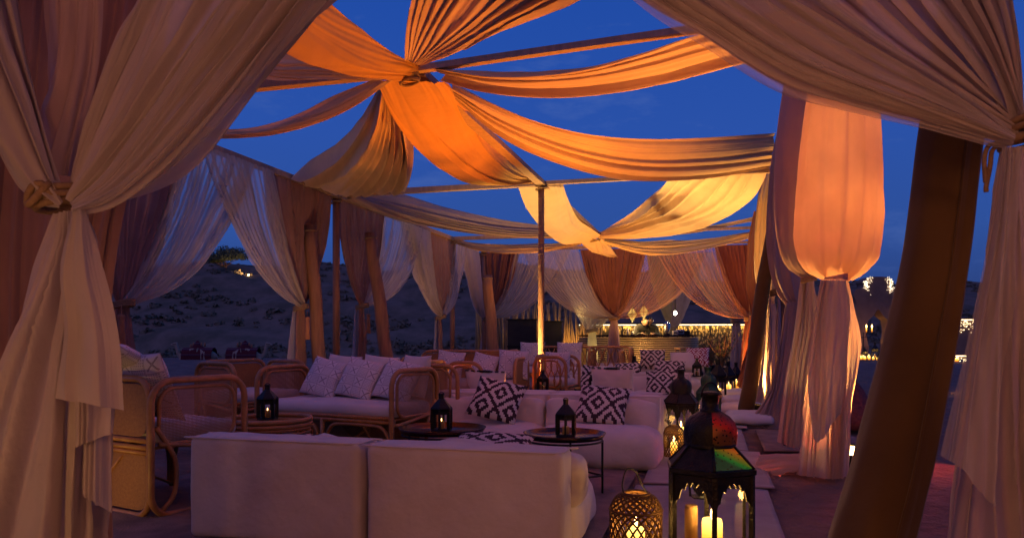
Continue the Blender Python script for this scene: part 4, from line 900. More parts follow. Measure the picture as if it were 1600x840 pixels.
# first sofa: seen from behind at its right arm; faces away
a1 = math.atan2(-.5, .866)      # direction of its width on the ground
def place_sofa(corner, ang, W, D):   # centre from the camera-side front/back corner
    pass
fd = np.array([.5, .866, 0]); wd = np.array([-.866, .5, 0])
cc = np.array([-2.08, 4.24, 0]) + wd * .72 + fd * .33
s1 = rattan('rattan_sofa', 'rattan sofa seen from behind its right arm, beside the left entrance curtain', tuple(cc), math.atan2(fd[1], fd[0]) + math.pi / 2, 1.44, .66, .79, GRS)
for k, x in enumerate((-.46, -.05, .4)):
    pillow(['stitched pale cushion peeping over the nearest rattan arm', 'stitched pale cushion in the middle of the nearest rattan sofa', 'stitched pale cushion at the hidden end of the nearest rattan sofa'][k], put((x, .10, .535), s1), s1.rotation_euler[2] + (.1, -.1, .05)[k], R(-24), m_mud, .46, .46, .14, 2 + k, GP)
pillow('stitched pale cushion lying flat across the top of the nearest rattan sofa', put((-.34, .14, .84), s1), s1.rotation_euler[2], R(-62), m_mud, .48, .34, .12, 9, GP)
# armchair on the far left
fd = np.array([.80, -.6, 0]); sd = np.array([.6, .80, 0])
cc = np.array([-2.58, 6.85, 0]) - fd * .33 + sd * .40
ch1 = rattan('rattan_armchair', 'rattan armchair in the left corner with its cane arm towards the viewer', tuple(cc), math.atan2(fd[1], fd[0]) + math.pi / 2, .8, .66, .79, GRS, cat='armchair')
# second sofa with three cushions
ang = R(-27); fr = np.array([-.92, 5.62, 0]); wdr = np.array([math.cos(ang), math.sin(ang), 0]); nb = np.array([-math.sin(ang), math.cos(ang), 0])
cc = fr - wdr * .70 + nb * .32
s2 = rattan('rattan_sofa', 'rattan two-seater with three stitched cushions in a row and round arms', tuple(cc), ang, 1.40, .64, .78, GRS)
for k, (x, rz_, tl, lab) in enumerate(((-.36, .1, -20, 'left of the three stitched cushions on the front-facing rattan sofa'), (.03, .08, -19, 'middle of the three stitched cushions on the front-facing rattan sofa'), (.42, .05, -22, 'right of the three stitched cushions on the front-facing rattan sofa'))):
    pillow(lab, put((x, .02, .525), s2), ang + rz_, R(tl - 8), m_mud, .39, .37, .14, 20 + k, GP, roll=R(11))
for k, x in enumerate((-.22, .18)):
    pillow(['plain white cushion edge showing behind the left stitched cushion', 'plain white cushion edge showing behind the middle stitched cushion'][k], put((x - .02, .17, .54), s2), ang, R(-14), m_cotton, .38, .355, .12, 30 + k, GP, roll=R(4))
pillow('plain pink-lit cushion in the right back corner of the front-facing rattan sofa', put((.52, .20, .54), s2), ang - .3, R(-12), m_cotton, .36, .36, .12, 34, GP)
# armchair squeezed right of it
fd = np.array([.96, -.28, 0]); sd = np.array([.28, .96, 0])
cc = np.array([-.44, 6.72, 0]) - fd * .14 + sd * .36 - np.array([.0, 0, 0])
ch2 = rattan('rattan_armchair', 'rattan armchair between the two front-facing rattan sofas, cane arm outward', tuple(cc - fd * .12), math.atan2(fd[1], fd[0]) + math.pi / 2, .72, .40, .78, GRS, cat='armchair')
# third sofa, straight on
s3 = rattan('rattan_sofa', 'farther rattan sofa facing the viewer with three grey-lilac cushions', tuple(np.array([.03, 8.55, 0]) - UD * .72 + VD * .32), YAW, 1.44, .64, .78, GRS, detail=False, hb=.86)
for k, (x, lab) in enumerate(((-.42, 'left of the three lilac cushions on the farther rattan sofa'), (.0, 'middle of the three lilac cushions on the farther rattan sofa'), (.42, 'right of the three lilac cushions on the farther rattan sofa'))):
    pillow(lab, put((x + .17, .06, .525), s3), YAW + (.12, -.05, .2)[k], R((-18, -24, -15)[k]), m_mud, (.36, .36, .38)[k], (.36, .34, .37)[k], .13, 24 + k, GP, roll=R((7, 12, 3)[k]))
ch3 = rattan('wicker_armchair', 'open-lattice wicker armchair right of the rope-wound pole', tuple(P(864, 0, 9.2) * [1, 1, 0] + VD * .25), YAW + math.pi / 2 - .1, .6, .42, .79, GRS, lattice=True, cat='armchair')
pillow('pale cushion inside the open-lattice wicker armchair', put((0, .0, .52), ch3), YAW, R(-12), m_mud, .34, .34, .12, 21, GP)
s4 = rattan('wicker_sofa', 'long open-lattice wicker sofa at the back left of the seating', tuple(np.array([.95, 12.75, 0])), YAW, 1.9, .66, .80, GRS, lattice=True, hb=.86)
for k, (x, lab) in enumerate(((-.65, 'pale cushion at the left end of the long wicker sofa, behind the pole'), (.02, 'pale cushion on the long wicker sofa, right of the pole'))):
    pillow(lab, put((x, .06, .525), s4), YAW, R(-16), m_mud, .46, .44, .13, 21, GP)
s5 = rattan('wicker_armchair', 'small reddish wicker armchair before the bar, behind the long wicker sofa', tuple(P(955, 0, 13.0) * [1, 1, 0]), YAW, .7, .6, .84, GRS, lattice=True, cat='armchair', hb=.86)
# round rattan drum table
def drum(loc, Rr, h_, label, lvl=6):
    t = thing('rattan_table', label, 'coffee table', loc); mb = MB()
    a = np.linspace(0, 2 * math.pi, 36, endpoint=False)
    for z in (h_, h_ - .035): mb.tube(np.stack([Rr * np.cos(a), Rr * np.sin(a), a * 0 + z], -1), .018, 7, closed=True)
    mb.build('rim', m_rattan, t, True); mb = MB()
    for k in range(9): z = h_ - .06 - k * .032; rr = Rr * (1 - .012 * k); mb.tube(np.stack([rr * np.cos(a), rr * np.sin(a), a * 0 + z], -1), .012, 5, closed=True)
    for k in range(12): b = k * math.pi / 6; mb.tube([(Rr * .985 * math.cos(b), Rr * .985 * math.sin(b), h_ - .02), (Rr * .86 * math.cos(b), Rr * .86 * math.sin(b), .0)], .012, 6)
    mb.build('basket_side', m_rattan, t, True); mb = MB(); mb.lathe([(Rr * .97, h_ - .055), (Rr * .97, h_ - .04), (.001, h_ - .04)], 36); mb.build('top', m_cane_far, t)
    return t
dt = drum((-1.80, 5.45, 0), .30, .44, 'round rattan drum table between the two near rattan sofas')
# tray tables
GT = 'dark tray tables between the floor sofas'
def tray(loc, Rr, h_, label, rz=0):
    t = thing('tray_table', label, 'coffee table', loc, rz, GT); mb = MB()
    mb.lathe([(.001, h_ - .012), (Rr * .93, h_ - .010), (Rr, h_ + .016), (Rr + .006, h_ + .016), (Rr * .94, h_ - .02), (.001, h_ - .022)], 44, cap=False); mb.build('tray', m_tray, t, True)
    mb = MB(); a = np.linspace(0, 2 * math.pi, 30, endpoint=False); mb.tube(np.stack([Rr * .93 * np.cos(a), Rr * .93 * np.sin(a), a * 0 + h_ - .035], -1), .007, 6, closed=True)
    for s in (-1, 1): mb.tube([(-Rr * .66, s * Rr * .66, .12), (Rr * .66, s * Rr * .66, .12)], .007, 6); mb.tube([(s * Rr * .66, -Rr * .66, .12), (s * Rr * .66, Rr * .66, .12)], .007, 6)
    mb.build('leg_ring', m_black, t, True)
    for sx_ in (-1, 1):
        for sy_ in (-1, 1): mb = MB(); mb.tube([(sx_ * Rr * .66, sy_ * Rr * .66, 0), (sx_ * Rr * .66, sy_ * Rr * .66, h_ - .03)], .008, 6); mb.build('leg', m_black, t, True)
    return t
t2 = tray((.355, 4.98, 0), .275, .385, 'dark round tray table behind the right half of the nearest floor sofa', .55)
t1 = tray((-.50, 5.28, 0), .31, .385, 'dark round tray table behind the left half of the nearest floor sofa', .3)
t3 = tray(tuple(P(848, 0, 9.0) * [1, 1, 0]), .27, .385, 'tray table hidden behind the second floor sofa, by the pole')
t4 = tray(tuple(P(930, 0, 9.2) * [1, 1, 0]), .27, .385, 'tray table hidden behind the second floor sofa, right half')

# low floor sofas
A0 = np.array([-.586, 7.09, 0])
GF = 'low white floor sofa sections'
def floor_seat(label, loc, rz, W=1.0, D=.85, Hh=.53, seed=1, detail=True, over=(0, 0)):
    """local: width x from 0, back plane at y=0, seat towards -y"""
    t = thing('floor_sofa', label, 'floor sofa', tuple(loc), rz, GF)
    link('back_cushion', soft_box(W - .022, .22, Hh, .032, .006, seed, 40 if detail else 14, .0045, 6.), m_cotton, t, (W / 2, -.115, 0))
    sc = soft_box(W - .01 + over[0], D - .21, .27, .075, .04, seed + 5, 30 if detail else 14, .018, 4.5)
    link('seat_cushion', sc, m_cotton, t, (W / 2 + over[0] / 2, -.22 - (D - .21) / 2, .0))
    lean = link('bolster', soft_box(W - .03, .17, .275, .06, .02, seed + 9, 30 if detail else 12, .020, 6.), m_cotton, t, (W / 2, -.325, .215)); lean.rotation_euler = (R(-13), 0, 0)
    mb = MB()   # piping round the top edge of the back
    q = [(x + .006, y, Hh - .006) for x, y in [(.05, -.012), (W - .06, -.012), (W - .022, -.05), (W - .022, -.18), (W - .06, -.216), (.05, -.216), (.012, -.18), (.012, -.05)]]
    mb.tube(crs(q + [q[0]], 60), .0045, 5); mb.build('piping', m_cotton, t, True)
    return t
# nearest pair has its back to the viewer
Pn = np.array([-1.71, 3.86, 0])
f1 = floor_seat('nearest floor sofa section on the left, its tall blank back to the viewer', Pn + UD * 1.0, YAW + math.pi, 1.0, .9, .525, 3)
f2 = floor_seat('nearest floor sofa section on the right, back to the viewer and puffy seat end showing', Pn + UD * 2.02, YAW + math.pi, 1.0, .95, .52, 4)
f2.children[1].location[0] -= .05
f3 = floor_seat('second floor sofa section on the left, facing the viewer, patterned cushion on it', A0, YAW, 1.0, .87, .53, 5)
f4 = floor_seat('second floor sofa section on the right, facing the viewer, between table and basket lantern', A0 + UD * 1.0, YAW, 1.0, .87, .53, 6)
k = 0
def row(v, du, n, away, seed, labs, W=1.0):
    for i in range(n):
        loc = A0 + VD * v + UD * (du + i * W)
        if away: loc = loc + UD * W
        floor_seat(labs[i], loc, YAW + (math.pi if away else 0), W, .85, .53, seed + i, False)
row(.06, 0, 2, True, 10, ['floor sofa section turned to the far end, back to back with the second row, left', 'floor sofa section turned to the far end, back to back with the second row, right'])
row(3.9, .15, 2, False, 14, ['third-row floor sofa section facing the viewer, left one with two patterned cushions', 'third-row floor sofa section facing the viewer, right one behind the small table lantern'])
row(3.96, .15, 2, True, 18, ['floor sofa section backing onto the third row, left', 'floor sofa section backing onto the third row, right'])
row(7.4, .25, 2, False, 22, ['farthest floor sofa section before the bar, left', 'farthest floor sofa section before the bar, right'])

# patterned cushions
def pk(label, px, py, Y, size, tilt, rz, roll=0, mat=m_kilim, seed=1, th=.15, hh=None):
    """px,py: lower middle of the cushion in the photograph"""
    return pillow(label, tuple(P(px, py, Y)), YAW + rz, R(tilt), mat, size, hh or size, th, seed, GK, R(roll))
pk('black and white diamond cushion lying askew on the left section of the second row', 764, 655, 6.28, .45, -44, .25, 16, seed=41)
pk('black and white diamond cushion leaning upright on the right section of the second row', 934, 661, 6.1, .44, -50, .06, 6, m_kilim2, seed=42)
pk('patterned cushion peeping over the left half of the nearest floor sofa', 450, 716, 4.45, .44, -78, .2, 6, m_kilim2, seed=43, hh=.34)
pk('patterned cushion lying flat behind the top of the nearest right floor sofa', 752, 722, 3.95, .47, -80, .1, 0, m_kilim, seed=44, th=.13)
pk('white cushion with a dashed dark hem standing behind the second row, right half', 958, 618, 7.45, .44, 14, 0, 0, m_cotton, seed=45, hh=.30)
pk('white cushion with a dark edge peeping behind the second row, left half', 760, 622, 7.5, .44, 14, 0, 2, m_cotton, seed=46, hh=.30)
pk('tilted dark diamond cushion at the left end of the third row', 926, 611, 10.1, .43, -38, .1, 8, m_kilim, seed=47)
pk('small diamond cushion leaning on the middle of the third row back', 978, 597, 10.4, .38, -46, -.1, -4, m_kilim2, seed=48)
pk('dark diamond cushion half hidden on the right of the third row', 1044, 598, 10.3, .44, -46, .1, 5, m_kilim2, seed=49)
pk('large diamond cushion in front on the right of the third row, by the lanterns', 1033, 616, 9.6, .40, -42, 0, -3, m_kilim, seed=50)
pk('pale cushion with patterned edge on the farthest floor sofa, left', 1020, 577, 13.0, .46, -40, .1, 0, m_kilim2, seed=51)
pk('plain cushion on the farthest floor sofa, middle', 1066, 577, 13.0, .46, -50, 0, 0, m_cotton, seed=52)
pk('red and white patterned cushion on the farthest floor sofa, right end', 1090, 573, 13.1, .42, -35, 0, 0, m_kilim_red, seed=53)
# dashed hems on the two white cushions
for o in [o for o in COL.objects if o.get('label', '').startswith('white cushion with a d')]:
    mb = MB()
    for k in range(7):
        if k == 3: mb.box((0, -.02, .296), (.11, .03, .016)); continue
        x = -.19 + k * .063; mb.box((x, -.012, .293), (.035, .03, .008))
    c = mb.build('hem_stitch', m_black, o)

# ------------------------------------------------------------ lanterns
def hexa(rr, ph=0): return [(rr * math.cos(ph + k * math.pi / 3), rr * math.sin(ph + k * math.pi / 3)) for k in range(6)]
def candle(loc, r, h_, label, lit=True, fl=1., group='candles in the lanterns', e=None, col=(1, .5, .12)):
    t = thing('candle', label, 'candle', loc, 0, group); mb = MB()
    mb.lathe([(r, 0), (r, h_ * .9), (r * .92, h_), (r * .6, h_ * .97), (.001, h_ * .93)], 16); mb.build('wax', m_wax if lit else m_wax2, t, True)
    if fl == 0: return t
    mb = MB(); mb.lathe([(.001, h_ * .95), (.006 * fl, h_ + .008 * fl), (.009 * fl, h_ + .022 * fl), (.005 * fl, h_ + .042 * fl), (.001, h_ + .058 * fl)], 8); mb.build('flame', m_flame, t, True)
    if e: light('candle_light', 'POINT', (loc[0], loc[1], loc[2] + h_ + .05), e, col, t, .03)
    return t
def rainbow_mat():  # rainbow reflection on the lantern, painted in as a colour gradient
    m, t, o = nodes('rainbow_reflection_paint'); b = N(t, 'ShaderNodeBsdfPrincipled'); b.inputs['Roughness'].default_value = .3; tl = N(t, 'ShaderNodeBsdfTranslucent'); mxs = N(t, 'ShaderNodeMixShader'); mxs.inputs[0].default_value = .6
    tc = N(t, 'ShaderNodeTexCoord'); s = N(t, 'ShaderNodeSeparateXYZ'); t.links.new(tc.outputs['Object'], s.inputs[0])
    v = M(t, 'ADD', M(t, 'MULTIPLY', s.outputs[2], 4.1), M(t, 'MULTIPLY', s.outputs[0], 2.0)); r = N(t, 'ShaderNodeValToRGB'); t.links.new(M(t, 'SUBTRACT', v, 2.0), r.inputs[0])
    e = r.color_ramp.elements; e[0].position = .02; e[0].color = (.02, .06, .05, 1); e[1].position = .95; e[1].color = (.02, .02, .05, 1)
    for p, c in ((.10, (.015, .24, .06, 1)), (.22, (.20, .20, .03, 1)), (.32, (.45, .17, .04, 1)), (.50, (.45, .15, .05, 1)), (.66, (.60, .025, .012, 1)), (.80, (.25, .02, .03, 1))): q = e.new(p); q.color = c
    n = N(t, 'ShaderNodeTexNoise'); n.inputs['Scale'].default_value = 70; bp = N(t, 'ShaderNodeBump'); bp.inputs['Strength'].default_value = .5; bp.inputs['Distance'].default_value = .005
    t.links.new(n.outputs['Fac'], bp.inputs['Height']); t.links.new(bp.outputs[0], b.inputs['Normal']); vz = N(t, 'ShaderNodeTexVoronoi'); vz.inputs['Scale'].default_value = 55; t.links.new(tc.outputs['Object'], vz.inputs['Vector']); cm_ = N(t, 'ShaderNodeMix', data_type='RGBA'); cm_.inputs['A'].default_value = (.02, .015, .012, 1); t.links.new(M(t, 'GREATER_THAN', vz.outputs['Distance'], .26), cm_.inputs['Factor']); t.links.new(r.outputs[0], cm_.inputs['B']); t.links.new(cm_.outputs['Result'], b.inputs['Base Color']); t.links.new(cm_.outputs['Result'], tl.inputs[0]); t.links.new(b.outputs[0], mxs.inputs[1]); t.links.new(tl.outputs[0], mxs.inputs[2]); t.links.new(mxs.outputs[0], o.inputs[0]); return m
m_rainbow = rainbow_mat()
def tall_lantern(label, loc, Hh, w_, mat=m_iron, rz=0., detail=True, tinted=(), grp='tall domed floor lanterns'):
    """hexagonal glazed lantern with hipped roof and ribbed dome; w_ = width over the corners"""
    t = thing('domed_lantern', label, 'lantern', tuple(loc), rz, grp); rb = w_ / 2
    z0, z1, z2, z3, z4 = .07 * Hh, .55 * Hh, .70 * Hh, .885 * Hh, Hh
    def ring(r, z): return [(x, y, z) for x, y in hexa(r)]
    mb = MB(); V = ring(rb, .0) + ring(rb, z0 * .55) + ring(rb * .88, z0); mb.add(V, [tuple(range(5, -1, -1))] + [(i + j * 6, (i + 1) % 6 + j * 6, (i + 1) % 6 + j * 6 + 6, i + j * 6 + 6) for j in (0, 1) for i in range(6)] + [tuple(range(12, 18))]); mb.build('base', mat, t)
    pm = MB()
    for x, y in hexa(rb * .9):
        mb = MB(); mb.box((x, y, (z0 + z1) / 2), (.018 * w_ / .37, .018 * w_ / .37, z1 - z0 + .01), math.atan2(y, x)); mb.build('corner_post', mat, t)
    hx = hexa(rb * .9)
    for k in range(6):
        a = np.array(hx[k]); b = np.array(hx[(k + 1) % 6]); d = b - a; L = np.linalg.norm(d); d = d / L; nrm = np.array([d[1], -d[0]])
        # scalloped fretwork under the eave
        sh = [(0, 0)]; m_ = 56
        for i in range(m_ + 1):
            f = i / m_; arch = .36 * (1 - abs(2 * f - 1) ** 2.4); sc = .055 * abs(math.sin(f * math.pi * 7)); sh.append((f * L, -(z1 - z0) * (.46 - arch - sc + .0) - .01))
        sh.append((L, 0)); V = []
        for s_, off in ((0, .004), (1, -.004)):
            V += [(a[0] + d[0] * u + nrm[0] * off, a[1] + d[1] * u + nrm[1] * off, z1 + v) for u, v in sh]
        n = len(sh); Fq = []
        for i in range(1, n - 2): Fq.append((0, i, i + 1)); Fq.append((n, n + i + 1, n + i))
        # proper strips: top edge to scallop
        V = []; 
        for off in (.004, -.004):
            for i in range(m_ + 1):
                u, v = sh[i + 1]; p = (a + d * u + nrm * off); V += [(p[0], p[1], z1), (p[0], p[1], z1 + v)]
        q = 2 * (m_ + 1); Fq = [(2 * i, 2 * i + 1, 2 * i + 3, 2 * i + 2) for i in range(m_)] + [(q + 2 * i, q + 2 * i + 2, q + 2 * i + 3, q + 2 * i + 1) for i in range(m_)] + [(2 * i + 1, q + 2 * i + 1, q + 2 * i + 3, 2 * i + 3) for i in range(m_)]
        mb = MB(); mb.add(V, Fq); mb.build('fretwork', mat, t)
        if detail:
            mb = MB(); p, q2 = a + d * .01 - nrm * .006, b - d * .01 - nrm * .006; mb.add([(p[0], p[1], z0), (q2[0], q2[1], z0), (q2[0], q2[1], z1), (p[0], p[1], z1)], [(0, 1, 2, 3)]); mb.build('glass_pane', m_glass, t)
    # eave band, hipped roof, neck
    mb = MB(); V = ring(rb * .93, z1) + ring(rb, z1 + .01 * Hh) + ring(rb, z1 + .035 * Hh) + ring(rb * .93, z1 + .04 * Hh)
    mb.add(V, [(i + j * 6, (i + 1) % 6 + j * 6, (i + 1) % 6 + j * 6 + 6, i + j * 6 + 6) for j in range(3) for i in range(6)]); mb.build('eave_band', mat, t)
    lo = ring(rb * .95, z1 + .038 * Hh); hi = ring(rb * .52, z2)
    for k in range(6):
        mb = MB(); mb.add([lo[k], lo[(k + 1) % 6], hi[(k + 1) % 6], hi[k]], [(0, 1, 2, 3)]); mb.build('roof_panel', m_rainbow if k in tinted else mat, t)
    for k in range(6): ml = MB(); ml.tube([lo[k], hi[k]], .006 * w_ / .37, 6); ml.build('roof_rib', mat, t, True)
    mb = MB(); prof = [(rb * .52, z2 - .005), (rb * .54, z2 + .012 * Hh), (rb * .50, z2 + .014 * Hh)]; mb.lathe(prof, 24, cap=False); mb.build('collar', mat, t, True)
    # ribbed dome in twelve gores
    pr = [(.52, 0.), (.54, .25), (.535, .45), (.49, .64), (.39, .81), (.25, .94), (.15, 1.)]
    for k in range(12):
        V = []; ns = 4
        for r_, z_ in pr:
            for i in range(ns + 1):
                f = i / ns; a = (k + f) * math.pi / 6; bulge = 1 + .035 * math.sin(math.pi * f); V.append((rb * r_ * bulge * math.cos(a), rb * r_ * bulge * math.sin(a), z2 + .01 * Hh + (z3 - z2) * z_))
        Fq = [(j * 5 + i, j * 5 + i + 1, j * 5 + i + 6, j * 5 + i + 5) for j in range(len(pr) - 1) for i in range(ns)]
        mb = MB(); mb.add(V, Fq); mb.build('dome_gore', m_rainbow if (k + 100) in tinted else mat, t, True)
    mb = MB(); mb.lathe([(rb * .22, z3 - .01 * Hh), (rb * .22, z3 + .012 * Hh), (rb * .18, z3 + .018 * Hh), (rb * .18, z4 - .022 * Hh), (rb * .21, z4 - .02 * Hh), (rb * .21, z4 - .005 * Hh), (rb * .10, z4)], 16); mb.build('chimney', mat, t, True)
    mb = MB(); a = np.linspace(0, math.pi, 14); mb.tube(np.stack([rb * .22 * np.cos(a), a * 0, z4 - .03 * Hh + rb * .3 * np.sin(a)], -1), .004, 6); mb.build('handle', mat, t, True)
    return t
ln1 = (.90, 3.34, 0.)
tall_lantern('largest domed lantern in the foreground, rainbow reflection painted across its dome and roof', ln1, .80, .43, m_iron, .35, True, (5, 4, 110, 111, 109, 108))
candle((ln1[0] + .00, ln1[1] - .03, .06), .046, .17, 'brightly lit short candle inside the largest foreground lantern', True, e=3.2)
candle((ln1[0] - .07, ln1[1] + .07, .06), .030, .21, 'taller dim candle at the back of the largest foreground lantern', False, 0)
ln2 = tuple(P(1064, 0, 6.95) * [1, 1, 0]); tall_lantern('second domed lantern, standing right behind the pierced basket lantern', ln2, .74, .36, m_iron, .1)
candle((ln2[0], ln2[1], .055), .035, .14, 'candle inside the second domed lantern', True, e=.8)
ln3 = tuple(P(1107, 0, 8.4) * [1, 1, 0]); tall_lantern('third domed lantern with a greenish patina, beside the path', ln3, .70, .32, m_green, .3)
candle((ln3[0], ln3[1], .05), .03, .13, 'candle inside the third, greenish domed lantern', True, e=.6)
# pierced basket lanterns
def basket_lantern(label, loc, r, h_, rz=0, e=2.0, handle=True):
    t = thing('basket_lantern', label, 'lantern', tuple(loc), rz, 'pierced basket lanterns'); mb = MB()
    pr = crs([(r * .80, .02 * h_), (r * .97, .06 * h_), (r, .3 * h_), (r, .60 * h_), (r * .99, .76 * h_), (r * .78, .90 * h_), (r * .50, .955 * h_)], 26)
    nst = 20
    for dr in (-1, 1):
        for k in range(nst):
            pts = [(q[0] * math.cos(a), q[0] * math.sin(a), q[1]) for q, a in zip(pr, [2 * math.pi * k / nst + dr * 3.3 * i / 25 for i in range(26)])]
            mb.tube(pts, r * .046, 4, cap=False)
    mb.build('lattice', m_rope if False else m_bask, t, True)
    a = np.linspace(0, 2 * math.pi, 30, endpoint=False)
    for nm, rr, z, th_ in (('bottom_ring', r * .85, .02 * h_, .05), ('shoulder_ring', r * 1.02, .74 * h_, .06), ('collar', r * .52, .96 * h_, .07), ('foot_ring', r * 1.0, .08 * h_, .04)):
        mb = MB(); mb.tube(np.stack([rr * np.cos(a), rr * np.sin(a), a * 0 + z], -1), r * th_, 6, closed=True); mb.build(nm, m_bask, t, True)
    mb = MB(); mb.lathe([(.001, .012), (r * .84, .012), (r * .84, .02)], 24, cap=False); mb.build('floor_plate', m_bask, t)
    if handle:
        q = [(-r * .5, 0, .95 * h_), (-r * .62, -.02, 1.12 * h_), (-r * .5, -.04, 1.32 * h_), (-.1 * r, -.03, 1.28 * h_), (r * .2, -.01, 1.1 * h_), (r * .5, 0, .95 * h_)]
        mb = MB(); mb.tube(crs(q, 24), .0035, 5); mb.build('wire_handle', m_black, t, True)
    candle(tuple(np.array(loc) + [0, 0, .022]), r * .36, h_ * .42, 'candle glowing inside the ' + label.split(',')[0], True, e=e)
    return t
m_bask = simple('pierced_gilt_iron', (.16, .075, .02), (.09, .045, .015), .5, metal=.5, scale=20)
basket_lantern('nearest basket lantern, pierced metal with a wire handle, left of the foreground lantern', (.575, 3.42, 0), .117, .335, .2, 2.6)
basket_lantern('smaller basket lantern, pierced metal, at the corner of the second-row sofa', tuple(P(1053, 0, 6.35) * [1, 1, 0]), .085, .29, .5, 1.4, False)
# small black table lanterns
def table_lantern(label, loc, h_=.24, w_=.14, rz=.4, lit=True, grp='small black table lanterns'):
    t = thing('table_lantern', label, 'lantern', tuple(loc), rz, grp); r = w_ / 2
    def ring(rr, z): return [(x, y, z) for x, y in hexa(rr)]
    def shell(name, rings):
        mb = MB(); V = sum([ring(*q) for q in rings], []); n = len(rings)
        mb.add(V, [tuple(range(5, -1, -1))] + [(i + j * 6, (i + 1) % 6 + j * 6, (i + 1) % 6 + j * 6 + 6, i + j * 6 + 6) for j in range(n - 1) for i in range(6)] + [tuple(range((n - 1) * 6, n * 6))]); mb.build(name, m_black, t)
    shell('base', [(r, 0), (r, .03 * h_), (r * .86, .07 * h_)])
    for x, y in hexa(r * .86): mb = MB(); mb.box((x, y, .33 * h_), (.026, .012, .55 * h_), math.atan2(y, x)); mb.build('corner_post', m_black, t)
    shell('roof', [(r * .87, .45 * h_), (r * .9, .54 * h_), (r * 1.04, .60 * h_), (r * .98, .64 * h_), (r * .34, .84 * h_), (r * .26, .86 * h_), (r * .26, .97 * h_), (r * .3, 1.0 * h_)])
    mb = MB(); a = np.linspace(0, 2 * math.pi, 14, endpoint=False); mb.tube(np.stack([r * .25 * np.cos(a), a * 0, h_ * .97 + r * .22 * np.sin(a)], -1), .003, 5, closed=True); mb.build('ring', m_black, t, True)
    candle(tuple(np.array(loc) + [0, 0, .07 * h_]), r * .34, h_ * .2, 'small candle in the ' + label, False, .3, group='candles in the table lanterns')
    return t
table_lantern('black table lantern on the round rattan drum table', P(418, 655, 5.38), .255, .15)
table_lantern('black table lantern on the left tray table', np.array([-.50, 5.22, .38]), .265, .155)
table_lantern('black table lantern on the right tray table', np.array([.36, 4.93, .38]), .25, .145)
table_lantern('black table lantern just right of the rope-wound pole', np.array([*P(848, 0, 9.0)[:2], .38]), .25, .15)
table_lantern('black table lantern before the large diamond cushion', np.array([*P(930, 0, 9.2)[:2], .38]), .25, .17)
for lab, px, py, Y, h_, w_ in (('dark lantern standing before the slatted bar, left', 991, 600, 13.0, .50, .26), ('small dark lantern on the farthest sofa table', 1089, 588, 12.2, .3, .17), ('small dark lantern over the third row, centre', 1037, 592, 11.5, .28, .16)):
    table_lantern(lab, P(px, py, Y), h_, w_, .2)
for i, (px, py, Y, h_, lab) in enumerate(((1076, 575, 14.5, .55, 'left of the two dark lanterns by the end of the bar'), (1090, 577, 14.3, .5, 'right of the two dark lanterns by the end of the bar'), (1122, 612, 12.0, .62, 'dark lantern with bright candle beyond the green domed lantern'), (1138, 606, 13.0, .55, 'dark lantern with bright candle near the potted shrub'), (1150, 598, 14.0, .5, 'dark lantern at the foot of the purple tied curtain'))):
    q = P(px, py, Y); q[2] = 0; table_lantern(lab, q, h_ * 1.1, h_ * .5, .2, grp='dark floor lanterns near the bar')
    candle(tuple(q + [0, 0, .04]), .05, .16, 'bright candle of the ' + lab, True, e=1.6)

# ------------------------------------------------------------ mats and floor cushions
m_mat = fabric('pale_floor_mat', (.36, .27, .25), (.25, .18, .165), trans=0)
m_jute = simple('jute_carpet', (.30, .19, .15), (.15, .095, .075), .95, scale=5, bump=.9, bscale=70)
def mat_at(label, v0, v1, u0, u1, z=.012, mt=None, seed=1, name='floor_mat', grp='mats laid end to end on the path', e0=np.array([1.42, 3.83, 0])):
    nu, nv = 26, 36; U, V = np.meshgrid(np.linspace(u0, u1, nu), np.linspace(v0, v1, nv), indexing='ij')
    Wp = e0[None, None, :] + U[..., None] * UD + V[..., None] * VD
    Wp[..., 2] = z + .008 * vnoise(Wp[..., 0] * 3 + 20, Wp[..., 1] * 3 + 20, seed) + .004 * vnoise(Wp[..., 0] * 9 + 20, Wp[..., 1] * 9 + 20, seed + 1)
    lo = Wp.copy(); c = Wp.mean(axis=(0, 1)); o0 = np.array([c[0], c[1], 0])
    me = grid_mesh('mat', Wp - o0); o = link(name, me, mt or m_mat); o.location = o0
    md = o.modifiers.new('thickness', 'SOLIDIFY'); md.thickness = .010; md.offset = -1
    return tag(o, label, 'mat', grp)
mat_at('big jute carpet lying under the floor sofas', -1.5, 13.5, -4.2, -.92, .004, m_jute, 5, 'carpet', 'carpets')
for i, (v0, v1, lab) in enumerate(((-1.4, 1.20, 'nearest pale path mat, right of the foreground lantern'), (1.25, 2.92, 'second pale path mat from the viewer'), (2.95, 4.6, 'third pale path mat, level with the orange balloon curtain'), (4.63, 6.3, 'fourth pale path mat, by the green domed lantern'), (6.33, 8.0, 'fifth pale path mat, near the glowing pole base'), (8.03, 9.8, 'farthest pale path mat'))):
    mat_at(lab, v0, v1 - .02, (-.88, -.84, -.9, -.82, -.88, -.85)[i], (0, .05, -.04, .03, -.02, .02)[i], .010 + .003 * (i % 2), m_mat, 10 + i)
mat_at('brown rug lying right of the third path mat', 3.0, 4.5, .1, 1.05, .02, m_jute, 30, 'rug', 'carpets')
for i, (px, py, Y, w_, lab) in enumerate(((1170, 632, 8.9, .7, 'olive-edged floor cushion nearest the mauve trailing hem'), (1160, 614, 10.0, .75, 'pale floor cushion, second in the row beside the path'), (1158, 602, 11.2, .75, 'pale floor cushion, third in the row beside the path'), (1155, 592, 12.6, .75, 'farthest pale floor cushion beside the path'))):
    q = P(px, py, Y); q[2] = .02
    o = link('floor_cushion', soft_box(w_ * .72, .75, .10, .045, .03, 60 + i, 16, .012, 6.), m_cotton if i else m_seat, None, q, (0, 0, YAW)); tag(o, lab, 'floor cushion', 'floor cushions beside the path')

